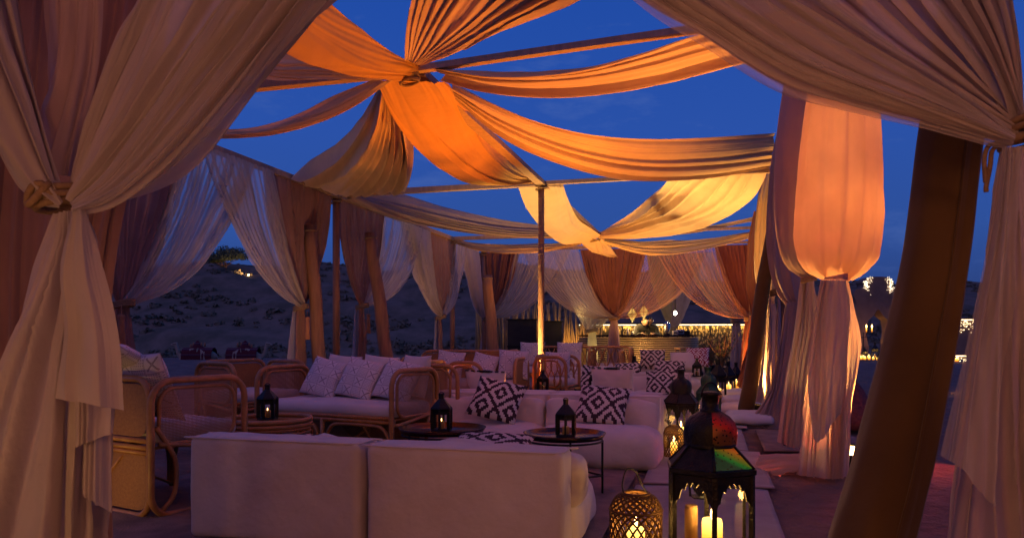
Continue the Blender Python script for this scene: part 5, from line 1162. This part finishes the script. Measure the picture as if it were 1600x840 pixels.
# ------------------------------------------------------------ bar
bar = thing('bar_counter', 'curved bar counter faced with horizontal gilded slats', 'bar', tuple(P(1000, 0, 21) * [1, 1, 0]))
m_slat = simple('gilded_slat', (.52, .38, .20), (.34, .24, .13), .35, metal=.35, scale=3, bump=.1)
cB = np.array(bar.location)
pl = [P(905, 0, 21.8), P(930, 0, 20.9), P(975, 0, 20.4), P(1030, 0, 20.2), P(1075, 0, 20.5), P(1089, 0, 21.1), P(1090, 0, 22.2)]
path = crs([p * [1, 1, 0] - cB for p in pl], 40)
for k in range(17):
    z = .04 + k * .06; mb = MB(); mb.tube([p + [0, 0, z] for p in path], .024, 6); mb.build('slat', m_slat, bar, True)
mb = MB(); V = [tuple(p + [0, .05, z]) for z in (0, 1.0) for p in path]; n = len(path); mb.add(V, [(i, i + 1, n + i + 1, n + i) for i in range(n - 1)]); mb.build('front_panel', m_black, bar)
mb = MB(); V = [tuple(p + [0, -.06, 1.04]) for p in path] + [tuple(p * [1, 1, 0] + [0, .55, 1.04]) for p in path[::-1]] + [tuple(p + [0, -.06, 1.09]) for p in path] + [tuple(p * [1, 1, 0] + [0, .55, 1.09]) for p in path[::-1]]
m2 = 2 * n; Fq = [(i, i + 1, m2 - 2 - i, m2 - 1 - i) for i in range(n - 1)] + [(m2 + i, m2 + m2 - 1 - i, m2 + m2 - 2 - i, m2 + i + 1) for i in range(n - 1)] + [(i, (i + 1) % m2, (i + 1) % m2 + m2, i + m2) for i in range(m2)]
mb.add(V, Fq); mb.build('counter_top', m_tray, bar)
m_steel = simple('brushed_steel', (.5, .46, .42), None, .25, metal=1, scale=5, bump=0)
def on_bar(px, Y=20.9): q = P(px, 0, Y); q[2] = 1.09; return q
q = on_bar(1042); t = thing('drinks_urn', 'tall steel drinks urn standing on the bar', 'urn', tuple(q)); mb = MB(); mb.lathe([(.09, 0), (.10, .03), (.10, .30), (.085, .33), (.03, .36), (.03, .39)], 20); mb.build('body', m_steel, t, True); mb = MB(); mb.tube([(0, -.1, .08), (0, -.16, .08), (0, -.16, .05)], .012, 6); mb.build('tap', m_black, t)
for i, (px, w_, h_, mt, lab) in enumerate(((1055, .16, .12, m_cotton, 'pale box on the bar right of the urn'), (1063, .20, .15, m_steel, 'small coffee machine on the bar right of the urn'), (1073, .16, .12, m_black, 'dark box at the right end of the bar'), (981, .06, .18, m_cotton, 'stack of white paper cups on the bar, left'), (989, .05, .10, m_cotton, 'single white cup on the bar'))):
    q = on_bar(px, 20.8); t = thing('bar_box' if i < 3 else 'paper_cup', lab, 'box' if i < 3 else 'cup', tuple(q))
    if i < 3: link('body', soft_box(w_, .14, h_, .012, 0, i, 8, 0), mt, t); mb = MB(); mb.box((0, -.072, h_ * .5), (w_ * .6, .006, h_ * .3)); mb.build('front_label' if i == 0 else 'front_plate', m_black, t)
    else: mb = MB(); mb.lathe([(w_ * .4, 0), (w_ * .55, h_), (w_ * .5, h_ * .98), (w_ * .36, .01)], 12); mb.build('body', mt, t, True)
# two people working behind the bar
m_cloth_dark = fabric('dark_uniform', (.02, .018, .02), trans=0); m_skin = simple('skin', (.26, .13, .08), (.22, .11, .07), .5, scale=20, bump=0); m_hair = simple('black_hair', (.012, .010, .009), None, .6, scale=60)
def skin_obj(name, chains, mat, parent, sub=1):
    vs_, es, rr = [], [], []
    for ch in chains:
        base = len(vs_) if ch[0] != 'j' else None; seq = ch if ch[0] != 'j' else ch[2:]
        prev = None if ch[0] != 'j' else ch[1]
        for (x, y, z, r) in seq:
            vs_.append((x, y, z)); rr.append(r); i = len(vs_) - 1
            if prev is not None: es.append((prev, i))
            prev = i
    import bmesh
    bm = bmesh.new(); ly = bm.verts.layers.skin.verify(); bv = [bm.verts.new(v) for v in vs_]
    for i, v in enumerate(bv): v[ly].radius = (rr[i], rr[i]); v[ly].use_root = i == 0 or not any(i in e for e in es if min(e) < i)
    for e in es: bm.edges.new((bv[e[0]], bv[e[1]]))
    me = bpy.data.meshes.new(name); bm.to_mesh(me); bm.free(); o = link(name, me, mat, parent)
    m_ = o.modifiers.new('skin', 'SKIN'); m_.use_smooth_shade = True; s = o.modifiers.new('sub', 'SUBSURF'); s.levels = sub; s.render_levels = sub
    return o
def head(t, c, turn=0., r=.1, hat=False):
    c = np.array(c); o = MB(); n = 16; V = []
    for i in range(11):
        ph = math.pi * i / 10
        for j in range(n):
            a = 2 * math.pi * j / n; x = math.sin(ph) * math.cos(a); y = math.sin(ph) * math.sin(a); z = math.cos(ph)
            wx = .78 * (1 - .18 * max(0, -z)); d = 1.0
            if y < 0: d = .92 - (.10 if z < -.55 else 0)
            nose = .16 * math.exp(-((x) / .14) ** 2 - ((z + .12) / .2) ** 2) * (y < 0); eye = -.06 * math.exp(-((abs(x) - .32) / .16) ** 2 - ((z - .08) / .12) ** 2) * (y < 0)
            V.append(c + r * 1.15 * np.array([x * wx, y * d - nose - eye * -1, z * 1.1]))
    o.add(V, [(i * n + j, i * n + (j + 1) % n, (i + 1) * n + (j + 1) % n, (i + 1) * n + j) for i in range(10) for j in range(n)])
    for s in (-1, 1): o.lathe([(.012, -.03), (.02, -.01), (.018, .02), (.008, .03)], 8, c + [s * r * .92, .01, 0])
    ob = o.build('head', m_skin, t, True)
    hb = MB(); V = []
    for i in range(7):
        ph = math.pi * .62 * i / 6
        for j in range(n):
            a = 2 * math.pi * j / n; x = math.sin(ph) * math.cos(a); y = math.sin(ph) * math.sin(a); z = math.cos(ph)
            if y < 0: z = max(z, .42)
            V.append(c + r * 1.24 * np.array([x * .8, y * .95 + .05, z * 1.08]))
    hb.add(V, [(i * n + j, i * n + (j + 1) % n, (i + 1) * n + (j + 1) % n, (i + 1) * n + j) for i in range(6) for j in range(n)]); hb.build('hair', m_hair, t, True)
def hand(t, w_, d, s):
    """five short fingers from the wrist point, along d"""
    w_ = np.array(w_); d = np.array(d, float); d /= np.linalg.norm(d); sd = np.cross(d, ZD); sd /= np.linalg.norm(sd)
    ch = [[(*w_, .028), (*(w_ + d * .05), .034), (*(w_ + d * .09), .030)]]
    for k in range(4): b = w_ + d * .085 + sd * (k - 1.5) * .018; ch.append([(*b, .010), (*(b + d * (.04 + .006 * (1.5 - abs(k - 1.5)))), .009), (*(b + d * .065 - ZD * .02), .008)])
    b = w_ + d * .03 + sd * s * .03; ch.append([(*b, .011), (*(b + d * .03 + sd * s * .025), .010), (*(b + d * .06 + sd * s * .02), .008)])
    o = None
    for c in ch: pass
    return skin_obj('hand', [ch[0]] + ch[1:], m_skin, t, 1)
def barman(label, px, Y, lean, turn):
    loc = P(px, 0, Y) * [1, 1, 0]; t = thing('person', label, 'person', tuple(loc), turn, 'people behind the bar'); L = lean
    # hips, torso bent forward over the counter, arms reaching down to it
    sh = np.array([0, -.34 * L, 1.40 - .10 * L]); skin_obj('body', [
        [(0, .0, .95, .15), (0, -.10 * L, 1.12, .145), (0, -.24 * L, 1.28, .16), (0, sh[1], sh[2], .13), (0, sh[1] - .08 * L, sh[2] + .10, .06)],
        ['j', 3, (-.17, sh[1], sh[2] - .01, .068), (-.24, sh[1] - .10, sh[2] - .22, .052), (-.17, sh[1] - .26, 1.14, .038)],
        ['j', 3, (.17, sh[1], sh[2] - .01, .068), (.25, sh[1] - .08, sh[2] - .22, .052), (.16, sh[1] - .25, 1.13, .038)],
        ['j', 0, (-.09, .01, .88, .10), (-.10, -.01, .5, .075), (-.10, .03, .09, .05), (-.10, -.12, .04, .045)],
        ['j', 0, (.09, .01, .88, .10), (.10, -.01, .5, .075), (.10, .03, .09, .05), (.10, -.12, .04, .045)]], m_cloth_dark, t, 2)
    hand(t, (-.17, sh[1] - .26, 1.14), (.2, -1, -.15), 1); hand(t, (.16, sh[1] - .25, 1.13), (-.2, -1, -.1), -1)
    head(t, (0, sh[1] - .13 * L - .02, sh[2] + .20), turn)
    return t
barman('person in dark uniform bending over the bar, left one of the two', 990, 21.5, 1.35, .35)
barman('person in dark uniform behind the bar reaching towards the urn', 1021, 21.5, 1.1, -.4)
# bar stools
for i, (px, Y, lab) in enumerate(((1068, 19.3, 'wooden bar stool at the right end of the slatted bar'), (1108, 19.8, 'wooden bar stool standing right of the bar by the shrub'))):
    t = thing('bar_stool', lab, 'stool', tuple(P(px, 0, Y) * [1, 1, 0]), .2, 'bar stools'); mb = MB(); mb.box((0, 0, .73), (.36, .36, .04)); mb.build('seat', m_pole, t)
    for a in (-1, 1):
        for b in (-1, 1): mb = MB(); mb.tube([(a * .18, b * .18, 0), (a * .15, b * .15, .72)], .02, 6); mb.build('leg', m_pole, t, True)
    mb = MB()
    for a in (-1, 1): mb.tube([(a * .17, -.17, .25), (a * .17, .17, .25)], .012, 6); mb.tube([(-.17, a * .17, .3), (.17, a * .17, .3)], .012, 6)
    mb.build('footrest', m_pole, t, True)
uplight(tuple(P(1000, 0, 18.6) * [1, 1, 0]), tuple(P(1010, 560, 20.4)), 160, (1, .55, .18), 'added fill uplight washing the slatted bar front', 140)  # added fill lamp, brightens the slats
# gilded pierced screen wall behind the bar
def pierced(name, c1, c2, sc=16, th=.42):
    m, t, o = nodes(name); b = N(t, 'ShaderNodeBsdfPrincipled'); b.inputs['Roughness'].default_value = .5; b.inputs['Metallic'].default_value = .3
    tc = N(t, 'ShaderNodeTexCoord'); v = N(t, 'ShaderNodeTexVoronoi'); v.inputs['Scale'].default_value = sc; mp = N(t, 'ShaderNodeMapping'); mp.inputs['Scale'].default_value = (1.3, 1.3, .6); t.links.new(tc.outputs['Object'], mp.inputs[0]); t.links.new(mp.outputs[0], v.inputs['Vector'])
    mx = N(t, 'ShaderNodeMix', data_type='RGBA'); mx.inputs['A'].default_value = rgb(c1); mx.inputs['B'].default_value = rgb(c2); t.links.new(M(t, 'GREATER_THAN', v.outputs['Distance'], th), mx.inputs['Factor'])
    t.links.new(mx.outputs['Result'], b.inputs['Base Color']); t.links.new(b.outputs[0], o.inputs[0]); return m
m_screen = pierced('pierced_gilt_sheet', (.50, .34, .12), (.06, .04, .015), 12, .46)
m_strip = emit('warm_light_strip', (1, .72, .36), 3.5)
sc0 = P(905, 0, 27); sc1 = P(1180, 0, 26.2); dS = (sc1 - sc0) * [1, 1, 0]; LS = np.linalg.norm(dS); dS /= LS
scr = thing('screen_wall', 'pierced gilded screen wall behind the bar with a light strip along its top', 'wall', tuple(sc0 * [1, 1, 0]), math.atan2(dS[1], dS[0]))
npan = 8
for k in range(npan): mb = MB(); mb.box((LS * (k + .5) / npan, 0, .72), (LS / npan - .06, .04, 1.44)); mb.build('screen_panel', m_screen, scr)
for k in range(npan + 1): mb = MB(); mb.box((LS * k / npan, 0, .75), (.05, .07, 1.5)); mb.build('screen_post', m_black, scr)
mb = MB(); mb.box((LS / 2, -.09, 1.46), (LS, .03, .035)); mb.build('light_strip', m_strip, scr)
mb = MB(); mb.box((LS / 2, -.02, 1.52), (LS, .2, .03)); mb.build('coping', m_black, scr)
def area(name, loc, to, sx_, sy_, e, c, parent):
    l = bpy.data.lights.new(name, 'AREA'); l.shape = 'RECTANGLE'; l.size = sx_; l.size_y = sy_; l.energy = e; l.color = c
    o = bpy.data.objects.new(name, l); COL.objects.link(o); o.location = Vector(loc); o.rotation_euler = (Vector(to) - Vector(loc)).to_track_quat('-Z', 'Y').to_euler(); o.parent = parent; return o
area('strip_lamp', (LS / 2, -.12, 1.42), (LS / 2, .0, .8), LS, .04, 34, (1, .62, .22), scr)
# bundled-reed wall on the left of the bar
m_reed = simple('dry_reed', (.42, .27, .11), (.26, .15, .06), .8, scale=10, stretch=(3, 3, .3))
rd = thing('reed_wall', 'golden wall of leaning dry reeds left of the bar', 'wall', tuple(P(850, 0, 23) * [1, 1, 0])); rs = np.random.RandomState(8)
base = np.array(rd.location)
for k in range(104):
    px = 742 + k * 1.85 + rs.uniform(-.8, .8); a = P(px, 0, 23 + rs.uniform(-.1, .1)) * [1, 1, 0]; a[2] = 0; bz = rs.uniform(1.5, 2.25); b = a + [rs.uniform(-.25, .25), rs.uniform(-.1, .1), bz]
    mb = MB(); mb.tube([a - base, (a + b) / 2 - base + [.02, 0, 0], b - base], [.034, .03, .02], 5); mb.build('reed', m_reed, rd, True)
m_dkwood = simple('charred_board', (.035, .025, .022), (.02, .016, .015), .8, scale=6)
for (px0, px1, y0, Y, lab) in ((846, 878, 503, 20.5, 'dark upright panel left of the yellow cabinet'), (793, 838, 500, 21.2, 'dark brown upright panel behind the far left curtain')):
    a = P(px0, y0, Y); b = P(px1, y0, Y); t = thing('dark_panel', lab, 'panel', ((a[0] + b[0]) / 2, Y, 0)); mb = MB(); mb.box((0, 0, a[2] / 2), (b[0] - a[0], .08, a[2])); mb.build('board', m_dkwood, t); mb = MB(); mb.box((0, -.05, a[2] * .5), (b[0] - a[0] + .03, .03, .05)); mb.build('rail', m_black, t); mb = MB(); mb.box((0, 0, a[2] + .02), (b[0] - a[0] + .06, .12, .04)); mb.build('top_trim', m_black, t)
m_yel = simple('ochre_painted_wood', (.42, .26, .06), (.34, .20, .05), .6, scale=5)
a = P(878, 538, 20.2); t = thing('ochre_cabinet', 'low ochre cabinet lit yellow, left of the bar', 'cabinet', (P(897, 0, 20.2)[0], 20.3, 0)); mb = MB(); mb.box((0, 0, .40), (.64, .4, .80)); mb.build('carcass', m_yel, t)
for s in (-1, 1): mb = MB(); mb.box((s * .155, -.21, .40), (.28, .02, .70)); mb.build('door', m_yel, t)
mb = MB(); mb.box((0, -.01, .825), (.70, .46, .04)); mb.build('top', m_pole, t)
uplight(tuple(P(900, 0, 21.9) * [1, 1, 0]), tuple(P(880, 480, 23)), 170, (1, .55, .14), 'uplight washing the reed wall', 130)
light('cabinet_glow', 'POINT', (0, -.5, 1.6), 8, (1, .7, .2), None, .1).location = (P(905, 0, 20)[0], 19.6, 1.7)
# hanging diamond lamps and the bare bulb
def diamond(px, py, Y, r, lab):
    q = P(px, py, Y); t = thing('hanging_lamp', lab, 'lamp', tuple(q), .3, 'faceted hanging lamps over the bar'); mb = MB()
    V = [(0, 0, r * 1.25)] + [(r * math.cos(k * math.pi / 3), r * math.sin(k * math.pi / 3), 0) for k in range(6)] + [(0, 0, -r * 1.25)]
    mb.add(V, [(0, 1 + k, 1 + (k + 1) % 6) for k in range(6)] + [(7, 1 + (k + 1) % 6, 1 + k) for k in range(6)]); mb.build('faceted_shade', emit('amber_lamp_glass', (1, .60, .13), 1.1), t)
    mb = MB()
    for k in range(6): c = V[1 + k]; mb.tube([V[0], c], .012, 5); mb.tube([V[7], c], .012, 5); mb.tube([c, V[1 + (k + 1) % 6]], .012, 5)
    mb.build('wire_frame', m_iron, t); mb = MB(); mb.tube([(0, 0, r * 1.2), (0, 0, 3.3 - q[2])], .008, 5); mb.build('cord', m_black, t)
    light('lamp_bulb', 'POINT', tuple(q + [0, 0, -r * 1.6]), 22, (1, .62, .2), t, .08)
diamond(988, 491, 20.9, .17, 'left faceted amber lamp hanging over the bar'); diamond(1006, 487, 20.6, .16, 'right faceted amber lamp hanging over the bar')
q = P(1055, 489, 21.5); t = thing('bare_bulb', 'bare bright bulb hanging above the urn', 'lamp', tuple(q)); mb = MB(); mb.lathe([(.001, -.06), (.04, -.04), (.052, 0), (.03, .05), (.018, .07)], 14); mb.build('bulb', emit('white_hot_bulb', (1, .85, .6), 40), t, True)
mb = MB(); mb.tube([(0, 0, .07), (0, 0, 3.3 - q[2])], .008, 5); mb.lathe([(.022, .06), (.022, .12)], 10); mb.build('socket_and_cord', m_black, t); light('bulb_light', 'POINT', tuple(q + [0, 0, -.12]), 30, (1, .75, .4), t, .05)
# second little tent over the bar: curtains of khaki and ivory
m_khaki = fabric('khaki_cloth', (.46, .34, .18), trans=.25); m_ivory = fabric('ivory_voile', (.78, .68, .46), trans=.5, sheer=.3)
GB = 'curtains of the small bar tent'
def bcurt(label, tie_, a, b, mats, seed, sk):
    curtain(label, P(*tie_), [('panel', P(*a), P((a[0] + b[0]) / 2, (a[1] + b[1]) / 2, (a[2] + b[2]) / 2), mats[0], 9, .07, 0), ('panel', P((a[0] + b[0]) / 2, (a[1] + b[1]) / 2, (a[2] + b[2]) / 2), P(*b), mats[1], 9, .07, .05)], np.array([1., 0, 0]), np.array([0, -1., 0]), GB, .22, (.18, .34), [(sk, .34, 0)], None, seed, cat='curtain')
bcurt('khaki and grey curtain hanging behind the urn under the bar tent', (1052, 512, 24), (1010, 395, 24), (1098, 395, 24), (m_khaki, m_mauve), 31, m_khaki)
bcurt('ivory sheer sweeping down to a purple tied bundle right of the bar', (1151, 500, 19.3), (1068, 395, 19.6), (1160, 392, 19.2), (m_ivory, m_peach), 33, m_mauve)
bcurt('ivory sheer gathered at the left end of the bar', (925, 516, 19.4), (868, 392, 19.6), (1000, 398, 19.6), (m_voile, m_ivory), 35, m_ivory)
uplight(tuple(P(932, 0, 19.0) * [1, 1, 0]), tuple(P(930, 470, 19.5)), 50, (1, .75, .25), 'uplight under the ivory sheer at the left end of the bar', 90)
# potted shrub
def shrub(label, px, Y, h_, seed, name='potted_shrub'):
    loc = P(px, 0, Y) * [1, 1, 0]; t = thing(name, label, 'plant', tuple(loc)); mb = MB(); mb.lathe([(.12, 0), (.17, .28), (.18, .30), (.15, .30), (.14, .26)], 16); mb.build('pot', m_black, t, True)
    rs = np.random.RandomState(seed); st = MB(); lf = MB()
    for k in range(26):
        a = rs.uniform(0, 6.28); r = rs.uniform(.05, .42); e = np.array([r * math.cos(a), r * math.sin(a), .3 + h_ * rs.uniform(.55, 1)]); q = crs([(0, 0, .25), e * [.35, .35, .6], e], 6); st.tube(q, [.008, .007, .006, .005, .004, .003], 4)
        for _ in range(22):
            f = rs.uniform(.35, 1); p = q[min(5, int(f * 5.9))] + rs.normal(size=3) * .05; d = rs.normal(size=3); d /= np.linalg.norm(d); s = np.cross(d, [0, 0, 1.]); s /= np.linalg.norm(s) + 1e-6
            lf.add([p, p + d * .045 + s * .014, p + d * .09, p + d * .045 - s * .014], [(0, 1, 2, 3)])
    st.build('stems', m_pole, t, True); lf.build('foliage', m_leaf, t)
shrub('bushy potted shrub silhouetted against the gilded screen', 1128, 17.6, .95, 4)
shrub('second potted shrub in front of the gilded screen, nearer the bar', 1110, 19.0, .75, 6)

# ------------------------------------------------------------ arch on the right
m_plaster = simple('earth_plaster', (.30, .17, .11), (.23, .13, .085), .9, scale=3, bump=.4, bscale=18)
def arch():
    loc = P(1366, 0, 40) * [1, 1, 0]; t = thing('moorish_arch', 'earthen Moorish arch with scalloped top and fairy-light edges', 'arch', tuple(loc), 0); s = F / 40
    X_ = lambda px: (px - 1366) / s
    Z_ = lambda py: H + (HY - py) / s
    right = [(1402, 566), (1402, 492), (1401, 470), (1404, 462), (1400, 453), (1390, 452), (1386, 446), (1388, 440), (1380, 434), (1366, 433)]
    outer = [(X_(a), Z_(b)) for a, b in right] ; outer = outer + [(-x, z) for x, z in outer[::-1][1:]]
    inn_ = [(1380, 566), (1381, 540), (1384, 520), (1382, 502), (1374, 494), (1366, 484)]
    inner = [(X_(a), Z_(b)) for a, b in inn_]; inner = inner + [(-x, z) for x, z in inner[::-1][1:]]
    outer[0] = (outer[0][0], -.6); outer[-1] = (outer[-1][0], -.6); inner[0] = (inner[0][0], -.6); inner[-1] = (inner[-1][0], -.6)
    o = crs([(x, 0, z) for x, z in outer], 80); i_ = crs([(x, 0, z) for x, z in inner], 80); mb = MB(); V = []
    for y in (-.45, .45): V += [(p[0], y, p[2]) for p in o] + [(p[0], y, p[2]) for p in i_]
    n = 80; Fq = []
    for k in range(n - 1):
        Fq += [(k, n + k, n + k + 1, k + 1), (2 * n + k, 2 * n + k + 1, 3 * n + k + 1, 3 * n + k), (k, k + 1, 2 * n + k + 1, 2 * n + k), (n + k, 3 * n + k, 3 * n + k + 1, n + k + 1)]
    mb.add(V, Fq); mb.build('arch_body', m_plaster, t); rs = np.random.RandomState(3); mb = MB()
    for k in range(260):
        f = rs.choice([rs.uniform(.28, .455), rs.uniform(.545, .72)]); p = o[int(f * 79)]; q = np.array([0, 0, 3.0]); d = (q - p); d /= np.linalg.norm(d); c = p + d * abs(rs.normal()) * .15 + [rs.uniform(-.08, .08), -.47, rs.uniform(-.08, .08)]
        mb.lathe([(.010, -.008), (.010, .008)], 5, c)
    o2 = mb.build('fairy_lights', emit('fairy_light', (1, .82, .55), 5), t); o2['kind'] = 'stuff'
    a = [(p[0] * .985, -.2, p[2] - .02) for p in i_[44:78]]
    light('arch_front_fill', 'SPOT', (loc[0] + .3, 37.5, -.3), 750, (1, .5, .22), t, .1, 80, .8, (loc[0], 40, 2.4))  # added fill without a fixture, makes the arch body visible
    light('arch_lamp', 'SPOT', (loc[0] + .1, 39.9, .1), 40, (1, .55, .12), t, .05, 70, .6, (loc[0] + 1.0, 40, 1.6))
    return t
arch()
gl = 'lanterns lined up under the arch'
tb = None
for i, (px, py, Y, h_) in enumerate(((1338, 558, 34, .6), (1351, 560, 34, .55), (1367, 560, 34, .75), (1381, 562, 34, .7), (1344, 562, 33, .4), (1374, 566, 32, .4), (1483, 566, 30, .8), (1470, 610, 14, .3))):
    q = P(px, 0, Y); q[2] = 0; lab = ['leftmost dark lantern in the row under the arch', 'second dark lantern in the row under the arch', 'tall dark lantern under the middle of the arch', 'dark lantern at the right foot of the arch', 'low candle lantern before the arch, left', 'low candle lantern before the arch, right', 'dark lantern beyond the big leaning pole, on the right', 'small bright lantern on the sand right of the big leaning pole'][i]
    table_lantern(lab, q, h_, h_ * .45, .2, grp=gl); candle(tuple(q + [h_ * .2, -h_ * .3, .02]), .07 if Y > 20 else .04, .14, 'candle beside the ' + lab, True, e=5 if Y > 20 else 3, group='candles by the arch lanterns')
rs = np.random.RandomState(2)
for k in range(8):
    px = 1332 + k * 6.5; q = P(px, 0, 33 + rs.uniform(-1, .6)); q[2] = 0
    candle(tuple(q), .05, .12, ['first', 'second', 'third', 'fourth', 'fifth', 'sixth', 'seventh', 'last'][k] + ' loose candle from the left on the sand before the arch', True, group='loose candles before the arch')
t = thing('candelabra', 'black candelabra with three burning candles under the arch', 'candelabra', tuple(P(1349, 0, 36) * [1, 1, 0])); mb = MB(); mb.tube([(0, 0, 0), (0, 0, 1.25)], .025, 8); mb.lathe([(.22, 0), (.18, .03), (.03, .06)], 14)
for x in (-.45, .15, .42): mb.tube(crs([(0, 0, 1.0), (x * .6, 0, 1.0), (x, 0, 1.12), (x, 0, 1.25)], 10), .018, 6)
mb.build('stand', m_black, t, True)
for x in (-.45, .15, .42): mb = MB(); mb.lathe([(.03, 1.25), (.03, 1.45), (.001, 1.46)], 8, (x, 0, 0)); c = mb.build('candle_stick', m_wax, t, True); mb = MB(); mb.lathe([(.005, 1.46), (.035, 1.52), (.001, 1.64)], 8, (x, 0, 0)); mb.build('flame', m_flame, t, True)
for i, (px0, px1, py, Y, lab) in enumerate(((1484, 1518, 498, 38, 'fairy-lit pierced ledge far right, upper'), (1476, 1506, 554, 34, 'fairy-lit pierced ledge far right, lower'))):
    a = P(px0, py, Y); b = P(px1, py, Y); t = thing('lit_ledge', lab, 'wall', (a[0], a[1], 0)); mb = MB(); mb.box(((b[0] - a[0]) / 2, 0, a[2] / 2), (b[0] - a[0], .3, a[2])); mb.build('wall_body', m_plaster, t); mb = MB(); mb.box(((b[0] - a[0]) / 2, -.17, a[2] - .05), (b[0] - a[0], .03, .05)); mb.build('light_strip', m_strip, t); mb = MB(); rs = np.random.RandomState(i)
    for k in range(60): mb.lathe([(.018, -.01), (.018, .01)], 5, (rs.uniform(0, b[0] - a[0]), -.17, a[2] - .1 - abs(rs.normal()) * .3))
    o = mb.build('fairy_lights', emit('fairy_light_b', (1, .75, .4), 6), t); o['kind'] = 'stuff'
# beanbag behind the peach skirt
t = thing('beanbag', 'patterned dark red beanbag half hidden behind the long peach skirt', 'beanbag', tuple(P(1330, 0, 8.3) * [1, 1, 0])); mb = MB(); mb.lathe([(.10, 0), (.24, .03), (.27, .12), (.23, .26), (.13, .45), (.05, .56), (.02, .62), (.05, .68)], 24); mb.build('bag', m_kilim_red if False else simple('dark_red_weave', (.22, .05, .045), (.10, .02, .03), .9, scale=30, bump=.4), t, True); mb = MB(); mb.lathe([(.04, .585), (.045, .61), (.04, .63)], 12); mb.build('neck_tie', m_rope, t, True)

# ------------------------------------------------------------ camels
def stripe_mat():
    m, t, o = nodes('striped_saddle_blanket'); b = N(t, 'ShaderNodeBsdfPrincipled'); b.inputs['Roughness'].default_value = .95
    tc = N(t, 'ShaderNodeTexCoord'); s = N(t, 'ShaderNodeSeparateXYZ'); t.links.new(tc.outputs['Object'], s.inputs[0]); r = N(t, 'ShaderNodeValToRGB'); t.links.new(M(t, 'FRACT', M(t, 'MULTIPLY', s.outputs[2], 3.1)), r.inputs[0]); r.color_ramp.interpolation = 'CONSTANT'
    e = r.color_ramp.elements; e[0].color = (.10, .008, .014, 1); e[1].position = .72; e[1].color = (.06, .01, .03, 1); q = e.new(.9); q.color = (.16, .07, .08, 1)
    t.links.new(r.outputs[0], b.inputs['Base Color']); t.links.new(b.outputs[0], o.inputs[0]); return m
m_blank = stripe_mat(); m_camel = simple('pale_camel_hair', (.42, .30, .20), (.33, .23, .15), .95, scale=8, bump=.4)
def camel(label, px, Y, s, sc=1.):
    loc = P(px, 0, Y) * [1, 1, 0]; loc[2] = float(dune_h(loc[:1], loc[1:2])[0]) - .25 if Y > 44 else -.62
    t = thing('camel', label, 'camel', tuple(loc), 0, 'resting camels')
    skin_obj('body', [[(-.15 * s, 0, .55, .42), (.25 * s, 0, .62, .40), (.62 * s, 0, .55, .36), (.95 * s, 0, .50, .24), (1.12 * s, 0, .48, .15), (1.24 * s, 0, .70, .125), (1.30 * s, 0, .98, .105), (1.36 * s, 0, 1.20, .10), (1.48 * s, 0, 1.22, .095), (1.66 * s, 0, 1.14, .065)],
        ['j', 0, (-.55 * s, 0, .52, .40), (-.90 * s, 0, .48, .26), (-1.02 * s, 0, .45, .05), (-1.1 * s, 0, .2, .03)],
        ['j', 1, (.12 * s, 0, .98, .24), (.10 * s, 0, 1.22, .09)],
        ['j', 7, (1.33 * s, .07, 1.34, .022)], ['j', 7, (1.33 * s, -.07, 1.34, .022)],
        ['j', 3, (1.0 * s, -.25, .28, .10), (1.15 * s, -.30, .10, .08), (.65 * s, -.32, .08, .06)],
        ['j', 0, (-.45 * s, -.34, .30, .14), (-.75 * s, -.38, .12, .08), (-.3 * s, -.40, .08, .06)]], m_camel, t, 2)
    # blanket: a sheet draped over back and hump
    nu, nv = 30, 24; G = np.zeros((nu, nv, 3))
    for i in range(nu):
        x = -.85 + 1.75 * i / (nu - 1)
        for j in range(nv):
            a = math.pi * (-.05 + 1.1 * j / (nv - 1)); hump = .42 * math.exp(-((x - .12) / .22) ** 2) * max(0, math.sin(a)) ** 3
            ry = .46; G[i, j] = [x * s, -ry * math.cos(a) * (1 + .03 * math.sin(i * 1.7)), .50 + (.52 + hump) * math.sin(a) + (-.22 if j in (0, nv - 1) else 0)]
    link('striped_blanket', grid_mesh('blanket', G), m_blank, t)
    mb = MB()
    for k in (-.3, -.1, .35, .5): mb.lathe([(.05, 1.0), (.07, 1.08), (.05, 1.2), (.01, 1.24)], 8, (k * s, 0, -.02 + .1 * (abs(k) < .4)))
    mb.build('saddle_tassels', m_tassel, t, True)
    mb = MB(); mb.tube([(1.66 * s, -.03, 1.14), (1.48 * s, -.09, 1.24), (1.33 * s, -.09, 1.22)], .014, 5); mb.build('bridle', m_black, t)
    return t
camel('resting camel facing right under a dark red striped blanket', 380, 42, 1)
camel('resting camel facing left under a plum red striped blanket', 312, 42.5, -1)
